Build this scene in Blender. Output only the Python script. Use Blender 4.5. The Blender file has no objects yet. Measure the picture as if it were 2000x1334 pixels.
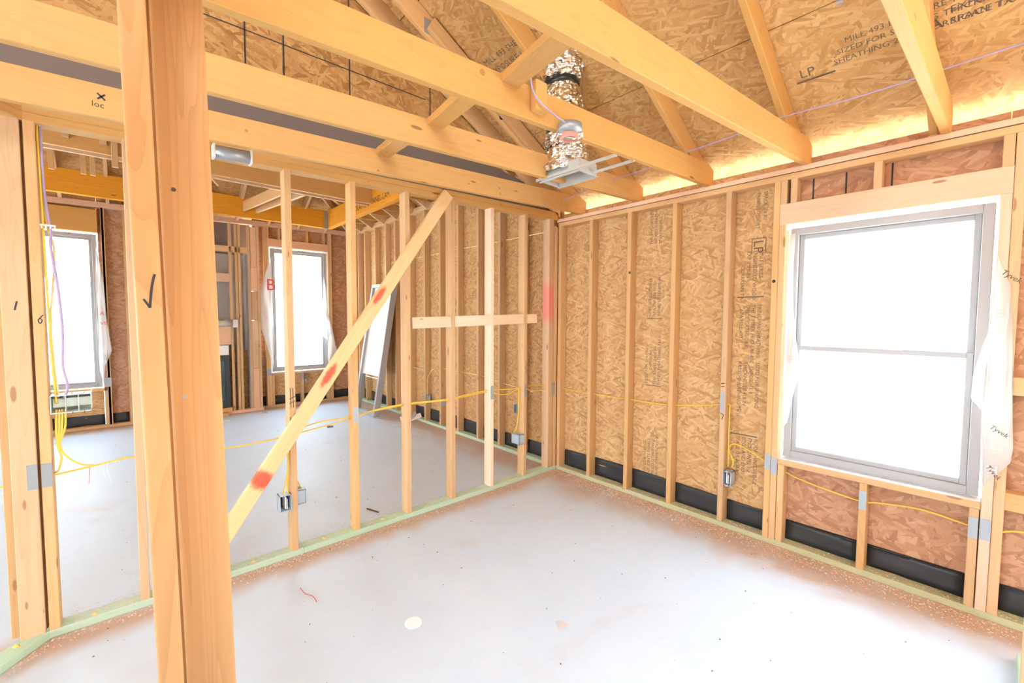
import bpy, bmesh, math, random
from mathutils import Vector, Matrix
random.seed(7)
S = bpy.context.scene
COL = S.collection
PI = math.pi

# ------------------------------------------------------------------ camera, world, sun, exposure
cam_d = bpy.data.cameras.new('camera'); cam = bpy.data.objects.new('camera', cam_d); COL.objects.link(cam)
YAW, PITCH, ROLL, FPX = 2.41, -0.0535, 0.0048, 846.6
fw = Vector((math.cos(YAW)*math.cos(PITCH), math.sin(YAW)*math.cos(PITCH), math.sin(PITCH)))
rt = Vector((math.sin(YAW), -math.cos(YAW), 0)); up = rt.cross(fw)
r2 = math.cos(ROLL)*rt + math.sin(ROLL)*up; u2 = -math.sin(ROLL)*rt + math.cos(ROLL)*up
m = Matrix((r2, u2, -fw)).transposed().to_4x4(); m.translation = (2.9397, -3.2497, 1.5343)
cam.matrix_world = m
cam_d.sensor_width = 36; cam_d.lens = 36*FPX/2000; cam_d.clip_start = 0.05; cam_d.clip_end = 400
S.camera = cam
wd = bpy.data.worlds.new('world'); S.world = wd; wd.use_nodes = True
wn = wd.node_tree.nodes; wl = wd.node_tree.links
bg = wn['Background']
tc = wn.new('ShaderNodeTexCoord'); sx = wn.new('ShaderNodeSeparateXYZ'); rp = wn.new('ShaderNodeValToRGB')
wl.new(tc.outputs['Generated'], sx.inputs[0]); wl.new(sx.outputs['Z'], rp.inputs[0]); wl.new(rp.outputs[0], bg.inputs[0])
rp.color_ramp.elements[0].position = 0.0; rp.color_ramp.elements[0].color = (0.86, 0.93, 1.0, 1)
rp.color_ramp.elements[1].position = 0.7; rp.color_ramp.elements[1].color = (0.62, 0.80, 1.0, 1)
bg.inputs[1].default_value = 9.0
sun_d = bpy.data.lights.new('sun', 'SUN'); sun = bpy.data.objects.new('sun', sun_d); COL.objects.link(sun)
sun_d.energy = 26.0; sun_d.angle = math.radians(0.6); sun_d.color = (1.0, 0.95, 0.86)
sun.rotation_euler = Vector((0.12, -0.21, -0.97)).to_track_quat('-Z', 'Y').to_euler()
S.view_settings.view_transform = 'Standard'; S.view_settings.look = 'None'
S.view_settings.gamma = 1.0; S.view_settings.use_curve_mapping = False
S.view_settings.exposure = 1.05
S.cycles.max_bounces = 10; S.cycles.diffuse_bounces = 7; S.cycles.glossy_bounces = 4; S.cycles.transparent_max_bounces = 12
S.cycles.sample_clamp_indirect = 12.0
S.cycles.use_denoising = True

# ------------------------------------------------------------------ material helpers
def mat(name):
    m = bpy.data.materials.new(name); m.use_nodes = True
    nt = m.node_tree
    return m, nt, nt.nodes['Principled BSDF'], (lambda t, **k: node(nt, t, **k))
def node(nt, t, **k):
    n = nt.nodes.new(t)
    for a, v in k.items():
        if a == 'ins':
            for i, x in v.items(): n.inputs[i].default_value = x
        else: setattr(n, a, v)
    return n
def plain(name, c, rough=0.6, metal=0.0, spec=0.5):
    m, nt, b, N = mat(name)
    b.inputs['Base Color'].default_value = (*c, 1); b.inputs['Roughness'].default_value = rough
    b.inputs['Metallic'].default_value = metal; b.inputs['Specular IOR Level'].default_value = spec
    return m
def ramp(nt, pts, interp='LINEAR'):
    r = nt.nodes.new('ShaderNodeValToRGB'); r.color_ramp.interpolation = interp
    e = r.color_ramp.elements
    while len(e) < len(pts): e.new(0.5)
    for i, (p, c) in enumerate(pts): e[i].position = p; e[i].color = (*c, 1) if len(c) == 3 else c
    return r
def mixc(nt, f, a, b, mode='MIX'):
    n = nt.nodes.new('ShaderNodeMix'); n.data_type = 'RGBA'; n.blend_type = mode
    for i, v in ((0, f), (6, a), (7, b)):
        if hasattr(v, 'links') or hasattr(v, 'is_linked'): nt.links.new(v, n.inputs[i])
        else: n.inputs[i].default_value = v if i == 0 else (*v, 1)
    return n.outputs[2]
def mth(nt, op, a, b=None, c=None, clamp=False):
    n = nt.nodes.new('ShaderNodeMath'); n.operation = op; n.use_clamp = clamp
    for i, v in enumerate((a, b, c)):
        if v is None: continue
        if hasattr(v, 'is_linked'): nt.links.new(v, n.inputs[i])
        else: n.inputs[i].default_value = v
    return n.outputs[0]
def vadd(nt, a, b, op='ADD'):
    n = nt.nodes.new('ShaderNodeVectorMath'); n.operation = op
    for i, v in enumerate((a, b)):
        if hasattr(v, 'is_linked'): nt.links.new(v, n.inputs[i])
        else: n.inputs[i].default_value = v
    return n.outputs[0]

def wood(name, light, dark, knot=(0.20, 0.09, 0.04), knots=0.5, grain=0.5, spots=(), vary=0.16, rough=0.62, sat=0.22):
    """sawn softwood: u of the uv map runs along the board. spots: soft paint (object-space point, radius xyz, colour)"""
    m, nt, b, N = mat(name); L = nt.links.new
    uv = N('ShaderNodeUVMap'); oi = N('ShaderNodeObjectInfo')
    cx = N('ShaderNodeCombineXYZ'); L(mth(nt, 'MULTIPLY', oi.outputs['Random'], 37.0), cx.inputs[0]); L(mth(nt, 'MULTIPLY', oi.outputs['Random'], 11.3), cx.inputs[1])
    p = vadd(nt, uv.outputs[0], cx.outputs[0])
    s1 = vadd(nt, p, (1.3, 30, 1), 'MULTIPLY')
    n1 = N('ShaderNodeTexNoise', ins={'Scale': 1.0, 'Detail': 5.0, 'Roughness': 0.6, 'Distortion': 0.4}); L(s1, n1.inputs['Vector'])
    s2 = vadd(nt, p, (0.55, 9, 1), 'MULTIPLY')
    n2 = N('ShaderNodeTexNoise', ins={'Scale': 1.0, 'Detail': 2.0, 'Distortion': 0.8}); L(s2, n2.inputs['Vector'])
    rings = mth(nt, 'FRACT', mth(nt, 'MULTIPLY', n2.outputs['Fac'], 14.0))
    rings = mth(nt, 'MULTIPLY', mth(nt, 'POWER', rings, 3.0), 0.55)
    g = mth(nt, 'MULTIPLY', mth(nt, 'ADD', mth(nt, 'SUBTRACT', n1.outputs['Fac'], 0.35), rings), grain, clamp=True)
    c = mixc(nt, g, light, dark)
    hv = N('ShaderNodeHueSaturation'); L(c, hv.inputs['Color'])
    L(mth(nt, 'ADD', mth(nt, 'MULTIPLY', oi.outputs['Random'], vary), 1.0 - vary/2), hv.inputs['Value'])
    L(mth(nt, 'ADD', mth(nt, 'MULTIPLY', mth(nt, 'FRACT', mth(nt, 'MULTIPLY', oi.outputs['Random'], 7.7)), sat), 1.0-sat/2), hv.inputs['Saturation'])
    c = hv.outputs[0]
    v = N('ShaderNodeTexVoronoi', voronoi_dimensions='2D', ins={'Scale': 1.0}); L(vadd(nt, p, (2.2, 8.5, 1), 'MULTIPLY'), v.inputs['Vector'])
    sep = N('ShaderNodeSeparateColor'); L(v.outputs['Color'], sep.inputs[0])
    size = mth(nt, 'MULTIPLY', mth(nt, 'SUBTRACT', sep.outputs[0], 1.0 - knots, clamp=True), 0.085/max(knots, .01))
    km = N('ShaderNodeMapRange', interpolation_type='SMOOTHSTEP')
    L(mth(nt, 'SUBTRACT', v.outputs['Distance'], size), km.inputs[0]); km.inputs[1].default_value = 0.015; km.inputs[2].default_value = -0.02; km.inputs[3].default_value = 0; km.inputs[4].default_value = 0.8
    has = mth(nt, 'GREATER_THAN', size, 0.012)
    c = mixc(nt, mth(nt, 'MULTIPLY', km.outputs[0], has), c, knot)
    tco = N('ShaderNodeTexCoord')
    for (pt, rad, colr) in spots:
        d = vadd(nt, vadd(nt, tco.outputs['Object'], pt, 'SUBTRACT'), rad, 'DIVIDE')
        ln = N('ShaderNodeVectorMath', operation='LENGTH'); L(d, ln.inputs[0])
        nz = N('ShaderNodeTexNoise', ins={'Scale': 45.0, 'Detail': 2.0}); L(tco.outputs['Object'], nz.inputs['Vector'])
        mr = N('ShaderNodeMapRange', interpolation_type='SMOOTHSTEP'); L(mth(nt, 'ADD', ln.outputs['Value'], mth(nt, 'MULTIPLY', mth(nt, 'SUBTRACT', nz.outputs['Fac'], .5), .5)), mr.inputs[0])
        mr.inputs[1].default_value = 1.0; mr.inputs[2].default_value = 0.45; mr.inputs[3].default_value = 0; mr.inputs[4].default_value = 0.85
        c = mixc(nt, mr.outputs[0], c, colr)
    L(c, b.inputs['Base Color']); b.inputs['Roughness'].default_value = rough; b.inputs['Specular IOR Level'].default_value = 0.3
    bp = N('ShaderNodeBump', ins={'Strength': 0.18, 'Distance': 0.002}); L(n1.outputs['Fac'], bp.inputs['Height']); L(bp.outputs[0], b.inputs['Normal'])
    return m

def osb(name, cols, scale=1.0, seed=0.0):
    """strand board: three crossed layers of stretched cells, each flake with its own tone"""
    m, nt, b, N = mat(name); L = nt.links.new
    uv = N('ShaderNodeUVMap'); oi = N('ShaderNodeObjectInfo')
    cx = N('ShaderNodeCombineXYZ'); L(mth(nt, 'MULTIPLY', oi.outputs['Random'], 53.0), cx.inputs[0]); L(mth(nt, 'MULTIPLY', oi.outputs['Random'], 29.0), cx.inputs[1])
    p0 = vadd(nt, uv.outputs[0], cx.outputs[0])
    nz = N('ShaderNodeTexNoise', noise_dimensions='2D', ins={'Scale': 5.0, 'Detail': 2.0}); L(p0, nz.inputs['Vector'])
    p = vadd(nt, p0, vadd(nt, vadd(nt, nz.outputs['Color'], (.5, .5, .5), 'SUBTRACT'), (0.022, 0.022, 0), 'MULTIPLY'))
    def layer(ang, sx, sy):
        mp = N('ShaderNodeMapping', ins={'Rotation': (0, 0, ang), 'Location': (seed+ang*3.1, ang*1.7, 0)}); L(p, mp.inputs[0])
        s = vadd(nt, mp.outputs[0], (sx*scale, sy*scale, 1), 'MULTIPLY')
        v = N('ShaderNodeTexVoronoi', voronoi_dimensions='2D', ins={'Scale': 1.0, 'Randomness': 1.0}); L(s, v.inputs['Vector'])
        e = N('ShaderNodeTexVoronoi', voronoi_dimensions='2D', feature='DISTANCE_TO_EDGE', ins={'Scale': 1.0, 'Randomness': 1.0}); L(s, e.inputs['Vector'])
        fb = N('ShaderNodeTexNoise', noise_dimensions='2D', ins={'Scale': 1.0, 'Detail': 3.0}); L(vadd(nt, s, (0.6, 9.0, 1), 'MULTIPLY'), fb.inputs['Vector'])
        sep = N('ShaderNodeSeparateColor'); L(v.outputs['Color'], sep.inputs[0])
        return sep.outputs, e.outputs['Distance'], fb.outputs['Fac']
    A = layer(1.25, 11, 62); B = layer(2.05, 10, 54); C = layer(0.35, 14, 72); D_ = layer(2.75, 12, 66)
    rmp = lambda: ramp(nt, [(0.0, cols[0]), (0.25, cols[1]), (0.6, cols[2]), (1.0, cols[3])])
    outs = []
    for lay in (A, B, C, D_):
        r = rmp(); L(lay[0][0], r.inputs[0])
        fib = mixc(nt, mth(nt, 'MULTIPLY', lay[2], 0.30), r.outputs[0], cols[0])
        edge = N('ShaderNodeMapRange'); L(lay[1], edge.inputs[0]); edge.inputs[1].default_value = 0.0; edge.inputs[2].default_value = 0.05; edge.inputs[3].default_value = 0.30; edge.inputs[4].default_value = 0.0
        outs.append(mixc(nt, edge.outputs[0], fib, tuple(x*.55 for x in cols[0])))
    s1 = mth(nt, 'GREATER_THAN', B[0][1], 0.52); s2 = mth(nt, 'GREATER_THAN', C[0][1], 0.68); s3 = mth(nt, 'GREATER_THAN', D_[0][2], 0.66)
    c = mixc(nt, s1, outs[0], outs[1]); c = mixc(nt, s3, c, outs[3]); c = mixc(nt, s2, c, outs[2])
    big = N('ShaderNodeTexNoise', noise_dimensions='2D', ins={'Scale': 2.2, 'Detail': 2.0}); L(p0, big.inputs['Vector'])
    c = mixc(nt, mth(nt, 'MULTIPLY', mth(nt, 'SUBTRACT', big.outputs['Fac'], .45, clamp=True), 1.1), c, cols[1])
    L(c, b.inputs['Base Color']); b.inputs['Roughness'].default_value = 0.7; b.inputs['Specular IOR Level'].default_value = 0.25
    bp = N('ShaderNodeBump', ins={'Strength': 0.35, 'Distance': 0.004}); L(mth(nt, 'ADD', A[0][0], mth(nt, 'MULTIPLY', s2, .6)), bp.inputs['Height']); L(bp.outputs[0], b.inputs['Normal'])
    return m

LT, DK = (0.67, 0.45, 0.24), (0.48, 0.275, 0.12)
RED = (0.85, 0.05, 0.03)
M = {}
M['wood'] = wood('softwood', LT, DK, knot=(.34, .17, .07), knots=.36)
M['pale'] = wood('pale_softwood', (0.84, .68, .50), (.68, .48, .30), knot=(.34, .17, .07), knots=.3)
M['joist'] = wood('joist_softwood', (0.62, 0.36, 0.122), (0.48, 0.25, 0.072), knots=0.3, grain=0.45, vary=0.06, sat=0.06)
M['post'] = wood('post_softwood', (0.58, 0.335, 0.145), (0.38, 0.19, 0.07), knots=0.04, grain=0.62, vary=0.0, sat=0.0)
M['pink'] = wood('header_pine', (0.80, 0.53, 0.36), (0.64, 0.38, 0.24), knot=(0.28, 0.14, 0.10), knots=0.35, grain=0.45)
M['brown'] = wood('brown_board', (0.42, 0.24, 0.12), (0.28, 0.15, 0.07), knots=0.2)
M['treated'] = wood('treated_plate', (0.48, 0.68, 0.54), (0.44, 0.54, 0.36), knot=(0.15, 0.14, 0.07), knots=0.25, grain=0.7, vary=0.1)
M['lvl'] = wood('laminated_beam', (0.80, 0.40, 0.10), (0.60, 0.27, 0.05), knots=0.05, grain=0.7)
M['osb'] = osb('strand_board', [(0.43, 0.25, 0.11), (0.57, 0.35, 0.16), (0.65, 0.43, 0.20), (0.74, 0.53, 0.29)])
M['osb_roof'] = osb('roof_strand_board', [(0.42, 0.24, 0.085), (0.54, 0.32, 0.12), (0.61, 0.38, 0.155), (0.69, 0.47, 0.22)], 0.9, 4.0)
M['osb_shaded'] = osb('shaded_strand_board', [(0.30, 0.155, 0.05), (0.41, 0.225, 0.08), (0.50, 0.29, 0.11), (0.58, 0.37, 0.155)], 0.9, 2.0)  # strand board darkened to paint in the dimmer light on the gable
M['osb_pink'] = osb('reddish_strand_board', [(0.38, 0.20, 0.12), (0.48, 0.26, 0.155), (0.55, 0.32, 0.195), (0.63, 0.40, 0.26)], 0.75, 9.0)
M['membrane'] = plain('black_membrane', (0.028, 0.033, 0.040), 0.45)
M['greyboard'] = plain('grey_sheathing', (0.17, 0.14, 0.125), 0.8)
M['greylight'] = plain('grey_chase_board', (0.42, 0.40, 0.39), 0.8)
M['galv'] = plain('galvanised_steel', (0.38, 0.42, 0.46), 0.45, 0.5)
M['plastic'] = plain('blue_grey_plastic', (0.42, 0.53, 0.66), 0.4)
M['ringplastic'] = plain('pale_green_plastic', (0.62, 0.70, 0.67), 0.35)
M['dark'] = plain('hollow_shade', (0.03, 0.035, 0.04), 0.6)
M['yellow'] = plain('yellow_sheath', (0.86, 0.60, 0.07), 0.38)
M['paleyellow'] = plain('pale_yellow_sheath', (0.88, 0.76, 0.38), 0.38)
M['purple'] = plain('purple_sheath', (0.42, 0.34, 0.55), 0.38)
M['copper'] = plain('pink_wire', (0.75, 0.30, 0.24), 0.4)
M['white'] = plain('white_plastic', (0.85, 0.86, 0.87), 0.35)
M['vinyl'] = plain('grey_vinyl', (0.40, 0.42, 0.45), 0.35)
M['ink'] = plain('black_ink', (0.03, 0.03, 0.035), 0.7)
M['stamp'] = plain('faded_stamp_ink', (0.15, 0.115, 0.08), 0.8)
M['redink'] = plain('red_ink', (0.80, 0.10, 0.09), 0.7)
M['pinkink'] = plain('pale_red_ink', (0.90, 0.66, 0.66), 0.7)
M['strap'] = plain('black_tape', (0.018, 0.018, 0.02), 0.35)
M['knot0'] = plain('dark_bark', (.10, .06, .035), .9); M['bright'] = plain('bright_zinc', (.60, .65, .67), .35, .3)
M['steel'] = plain('black_steel', (0.035, 0.05, 0.06), 0.35, 0.3)
M['disc'] = plain('white_cap', (0.86, 0.92, 0.97), 0.5)
M['chip'] = plain('sawdust_chip', (0.72, 0.56, 0.45), 0.8)
M['red_debris'] = plain('red_scrap', (0.55, 0.09, 0.10), 0.5)

def glass_mat():
    m, nt, b, N = mat('window_glass'); L = nt.links.new
    tr = N('ShaderNodeBsdfTransparent', ins={'Color': (0.95, 0.97, 0.96, 1)}); gl = N('ShaderNodeBsdfGlossy', ins={'Roughness': 0.02})
    mx = N('ShaderNodeMixShader', ins={0: 0.10})
    L(tr.outputs[0], mx.inputs[1]); L(gl.outputs[0], mx.inputs[2])
    L(mx.outputs[0], nt.nodes['Material Output'].inputs[0]); nt.nodes.remove(b)
    return m
M['glass'] = glass_mat()
def wrap_mat():
    m, nt, b, N = mat('house_wrap'); L = nt.links.new
    b.inputs['Base Color'].default_value = (0.90, 0.90, 0.90, 1); b.inputs['Roughness'].default_value = 0.6
    tl = N('ShaderNodeBsdfTranslucent', ins={'Color': (0.88, 0.87, 0.87, 1)}); mx = N('ShaderNodeMixShader', ins={0: 0.5})
    L(b.outputs[0], mx.inputs[1]); L(tl.outputs[0], mx.inputs[2]); L(mx.outputs[0], nt.nodes['Material Output'].inputs[0])
    return m
M['wrap'] = wrap_mat()
def foil_mat():
    m, nt, b, N = mat('crumpled_foil'); L = nt.links.new
    b.inputs['Base Color'].default_value = (0.86, 0.84, 0.82, 1); b.inputs['Metallic'].default_value = 1.0; b.inputs['Roughness'].default_value = 0.22
    t = N('ShaderNodeTexCoord'); v = N('ShaderNodeTexVoronoi', ins={'Scale': 26.0}); n = N('ShaderNodeTexNoise', ins={'Scale': 16.0, 'Detail': 3.0})
    L(t.outputs['Object'], v.inputs['Vector']); L(t.outputs['Object'], n.inputs['Vector'])
    bp = N('ShaderNodeBump', ins={'Strength': 0.9, 'Distance': 0.02}); L(mth(nt, 'ADD', v.outputs['Distance'], n.outputs['Fac']), bp.inputs['Height']); L(bp.outputs[0], b.inputs['Normal'])
    return m
M['foil'] = foil_mat()
def concrete():
    m, nt, b, N = mat('concrete_slab'); L = nt.links.new
    t = N('ShaderNodeTexCoord'); P = t.outputs['Object']
    n1 = N('ShaderNodeTexNoise', ins={'Scale': 1.3, 'Detail': 6.0, 'Roughness': 0.55, 'Distortion': 0.6}); L(P, n1.inputs['Vector'])
    n2 = N('ShaderNodeTexNoise', ins={'Scale': 9.0, 'Detail': 5.0, 'Roughness': 0.65}); L(P, n2.inputs['Vector'])
    c = mixc(nt, n1.outputs['Fac'], (0.53, 0.665, 0.82), (0.65, 0.775, 0.90))
    c = mixc(nt, mth(nt, 'MULTIPLY', mth(nt, 'SUBTRACT', n2.outputs['Fac'], 0.5, clamp=True), 0.5), c, (0.50, 0.48, 0.47))
    # reddish soil tracked in and swept against the bottom plates
    sp = N('ShaderNodeSeparateXYZ'); L(P, sp.inputs[0]); X, Y = sp.outputs[0], sp.outputs[1]
    nd = N('ShaderNodeTexNoise', ins={'Scale': 2.1, 'Detail': 5.0, 'Roughness': 0.6, 'Distortion': 1.2}); L(P, nd.inputs['Vector'])
    wob = mth(nt, 'MULTIPLY', mth(nt, 'SUBTRACT', nd.outputs['Fac'], 0.5), 1.1)
    def band(dist, w, k):
        mr = N('ShaderNodeMapRange', interpolation_type='SMOOTHSTEP'); L(mth(nt, 'ADD', dist, mth(nt, 'MULTIPLY', wob, w)), mr.inputs[0])
        mr.inputs[1].default_value = w; mr.inputs[2].default_value = 0.0; mr.inputs[3].default_value = 0; mr.inputs[4].default_value = k
        return mr.outputs[0]
    dirt = mth(nt, 'MAXIMUM', band(mth(nt, 'ABSOLUTE', Y), 0.58, 1.0), band(mth(nt, 'ABSOLUTE', mth(nt, 'SUBTRACT', X, .04)), 0.22, 0.95))
    dirt = mth(nt, 'MAXIMUM', dirt, band(mth(nt, 'ABSOLUTE', mth(nt, 'ADD', X, 5.2)), 0.45, 0.9))
    st = N('ShaderNodeTexNoise', ins={'Scale': 0.9, 'Detail': 4.0, 'Distortion': 2.5}); L(P, st.inputs['Vector'])
    dirt = mth(nt, 'MAXIMUM', dirt, mth(nt, 'MULTIPLY', mth(nt, 'SUBTRACT', st.outputs['Fac'], 0.60, clamp=True), 1.2))
    c = mixc(nt, dirt, c, (0.53, 0.38, 0.29))
    L(c, b.inputs['Base Color'])
    r = mth(nt, 'ADD', mth(nt, 'MULTIPLY', n1.outputs['Fac'], 0.25), 0.40); L(r, b.inputs['Roughness']); b.inputs['Specular IOR Level'].default_value = 0.4
    bp = N('ShaderNodeBump', ins={'Strength': 0.12, 'Distance': 0.01}); L(n2.outputs['Fac'], bp.inputs['Height']); L(bp.outputs[0], b.inputs['Normal'])
    return m
M['concrete'] = concrete()
M['soil'] = plain('pale_outdoor_ground', (0.50, 0.47, 0.43), 0.9)

# ------------------------------------------------------------------ object helpers
W = {}
def link(name, me, m=None, parent=None, mw=None):
    o = bpy.data.objects.new(name, me); COL.objects.link(o)
    mw = mw.copy() if mw is not None else Matrix()
    W[o] = mw
    if m is not None and me is not None and not me.materials: me.materials.append(m)
    if parent is not None:
        o.parent = parent; o.matrix_parent_inverse = W[parent].inverted()
    o.matrix_basis = mw
    return o
def empty(name, loc=(0, 0, 0)):
    return link(name, None, mw=Matrix.Translation(loc))
def struct(o): o['kind'] = 'structure'; return o
def tag(o, label, cat, group=None):
    o['label'] = label; o['category'] = cat
    if group: o['group'] = group
    return o
def thing(name, label, cat, loc=(0, 0, 0), group=None): return tag(empty(name, loc), label, cat, group)

_cache = {}
def bar_mesh(Lg, w, t, c, key):
    k = (round(Lg, 4), round(w, 4), round(t, 4), round(c, 4), key)
    if k in _cache: return _cache[k]
    c = min(c, w*.3, t*.3); a, b = w/2, t/2
    sec = [(-a+c, -b), (a-c, -b), (a, -b+c), (a, b-c), (a-c, b), (-a+c, b), (-a, b-c), (-a, -b+c)]
    if c > 0.004:
        sec = []
        for cx_, cy_, a0 in ((a-c, -b+c, -90), (a-c, b-c, 0), (-a+c, b-c, 90), (-a+c, -b+c, 180)):
            for j in range(4): q = math.radians(a0+30*j); sec.append((cx_+c*math.cos(q), cy_+c*math.sin(q)))
    n = len(sec)
    vs = [(x, y, 0) for x, y in sec]+[(x, y, Lg) for x, y in sec]
    fs = [(i, (i+1) % n, n+(i+1) % n, n+i) for i in range(n)]+[tuple(range(n-1, -1, -1)), tuple(range(n, 2*n))]
    me = bpy.data.meshes.new('board'); me.from_pydata(vs, [], fs)
    per = [0.0]
    for i in range(n): per.append(per[-1]+math.dist(sec[i], sec[(i+1) % n]))
    uvl = me.uv_layers.new(name='UVMap')
    for pi, poly in enumerate(me.polygons):
        for li in poly.loop_indices:
            vi = me.loops[li].vertex_index
            if pi < n:
                i = vi % n; pv = per[i] if i == pi else per[pi+1]
                uvl.data[li].uv = (vs[vi][2], pv)
            else: uvl.data[li].uv = (vs[vi][0]*.05, vs[vi][1]*2)
    if c > 0.004:
        for poly in me.polygons[:n]: poly.use_smooth = True
    _cache[k] = me
    return me
def board(name, parent, m, p0, p1, w, t, wdir, c=0.003):
    """bar from p0 to p1 (centre line), w measured along wdir, t across"""
    p0, p1 = Vector(p0), Vector(p1); z = (p1-p0); Lg = z.length; z.normalize()
    x = Vector(wdir); x = (x-z*x.dot(z)).normalized(); y = z.cross(x)
    mw = Matrix((x, y, z)).transposed().to_4x4(); mw.translation = p0
    return link(name, bar_mesh(Lg, w, t, c, m.name), m, parent, mw)
def abox(name, parent, m, X, Y, Z, c=0.003):
    d = [X[1]-X[0], Y[1]-Y[0], Z[1]-Z[0]]; ce = [(X[0]+X[1])/2, (Y[0]+Y[1])/2, (Z[0]+Z[1])/2]
    k = max(range(3), key=lambda i: d[i]); p0 = list(ce); p1 = list(ce); p0[k] -= d[k]/2; p1[k] += d[k]/2
    o = [i for i in range(3) if i != k]; wd_ = [0, 0, 0]; wd_[o[0]] = 1
    return board(name, parent, m, p0, p1, d[o[0]], d[o[1]], wd_, c)
def mesh(name, parent, m, vs, fs, mw=None, uv=None, smooth=False):
    me = bpy.data.meshes.new(name); me.from_pydata([tuple(v) for v in vs], [], fs); me.update()
    if uv:
        l = me.uv_layers.new(name='UVMap')
        for lp in me.loops: l.data[lp.index].uv = uv(me.vertices[lp.vertex_index].co)
    if smooth:
        for p in me.polygons: p.use_smooth = True
    return link(name, me, m, parent, mw)
def panel(name, parent, m, o, ux, uy, pts, t):
    """flat sheet: polygon pts (a,b) in the frame o, ux, uy; thickness t along ux x uy; uv in metres"""
    ux, uy = Vector(ux).normalized(), Vector(uy).normalized(); uz = ux.cross(uy)
    mw = Matrix((ux, uy, uz)).transposed().to_4x4(); mw.translation = o
    n = len(pts)
    vs = [(a, b, 0) for a, b in pts]+[(a, b, t) for a, b in pts]
    fs = [tuple(range(n-1, -1, -1)), tuple(range(n, 2*n))]+[(i, (i+1) % n, n+(i+1) % n, n+i) for i in range(n)]
    return mesh(name, parent, m, vs, fs, mw, uv=lambda c: (c.x, c.y))
def rect(a0, a1, b0, b1): return [(a0, b0), (a1, b0), (a1, b1), (a0, b1)]
def spline(pts, sub=6):
    P = [Vector(p) for p in pts]
    if len(P) < 3: return P
    out = []
    for i in range(len(P)-1):
        a, b, c, d = P[max(i-1, 0)], P[i], P[i+1], P[min(i+2, len(P)-1)]
        for j in range(sub):
            t = j/sub
            out.append(0.5*((2*b)+(c-a)*t+(2*a-5*b+4*c-d)*t*t+(3*b-a-3*c+d)*t**3))
    out.append(P[-1]); return out
def tube(name, parent, m, pts, r, sub=6, sides=8, curved=True):
    P = spline(pts, sub) if curved else [Vector(p) for p in pts]
    vs = []; fs = []; prev = None
    for i, p in enumerate(P):
        d = (P[min(i+1, len(P)-1)]-P[max(i-1, 0)]).normalized()
        if prev is None: prev = d.orthogonal().normalized()
        x = (prev-d*prev.dot(d)).normalized(); y = d.cross(x); prev = x
        rr = r(i/(len(P)-1)) if callable(r) else r
        for s in range(sides): a = 2*PI*s/sides; vs.append(p+x*rr*math.cos(a)+y*rr*math.sin(a))
    for i in range(len(P)-1):
        for s in range(sides):
            a = i*sides+s; b = i*sides+(s+1) % sides; fs.append((a, b, b+sides, a+sides))
    fs.append(tuple(range(sides-1, -1, -1))); fs.append(tuple(range(len(vs)-sides, len(vs))))
    return mesh(name, parent, m, vs, fs, smooth=True)
def boxes(name, parent, m, lst, mw=None):
    vs, fs = [], []
    for X, Y, Z in lst:
        k = len(vs)
        vs += [(x, y, z) for z in Z for y in Y for x in X]
        fs += [(k, k+2, k+3, k+1), (k+4, k+5, k+7, k+6), (k, k+1, k+5, k+4), (k+2, k+6, k+7, k+3), (k, k+4, k+6, k+2), (k+1, k+3, k+7, k+5)]
    return mesh(name, parent, m, vs, fs, mw)
def text(parent, m, s, o, ux, uy, size, name='stamp_lettering', bold=0.0):
    """flat print: one mesh of letters, ux the reading direction"""
    cu = bpy.data.curves.new('t', 'FONT'); cu.body = s; cu.size = size; cu.resolution_u = 2; cu.offset = bold
    ob = bpy.data.objects.new('t', cu); me = bpy.data.meshes.new_from_object(ob)
    bpy.data.objects.remove(ob)
    ux, uy = Vector(ux).normalized(), Vector(uy).normalized()
    mw = Matrix((ux, uy, ux.cross(uy))).transposed().to_4x4(); mw.translation = o
    return link(name, me, m, parent, mw)
def stroke(parent, m, pts, nrm, w, name='marker_mark'):
    """felt-pen stroke: a ribbon lying on the wood"""
    P = spline(pts, 5); n = Vector(nrm); vs = []; fs = []
    for i, p in enumerate(P):
        d = (P[min(i+1, len(P)-1)]-P[max(i-1, 0)]).normalized(); s = d.cross(n).normalized()*w/2
        vs += [p-s, p+s]
    for i in range(len(P)-1): fs.append((2*i, 2*i+1, 2*i+3, 2*i+2))
    return mesh(name, parent, m, vs, fs)

# ------------------------------------------------------------------ ground, floor
g = struct(mesh('ground', None, M['soil'], [(-60, -60, -.18), (60, -60, -.18), (60, 60, -.18), (-60, 60, -.18)], [(0, 1, 2, 3)]))
fl = struct(boxes('floor', None, M['concrete'], [((-5.33, 5.2), (-8.5, 0.12), (-0.15, 0.0))]))

# ------------------------------------------------------------------ right wall (window wall), inner stud face y = 0
wr = struct(empty('wall_right'))
T, D = 0.038, 0.089
ZB, H1, H2 = 0.038, 2.442, 3.07
WX0, WX1, WZ0, WZ1 = 2.0, 2.928, 0.60, 2.155          # rough opening
def nail_plate(stud, X, Y, Z): return abox('nail_plate', stud, M['galv'], X, Y, Z, 0.0005)
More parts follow.
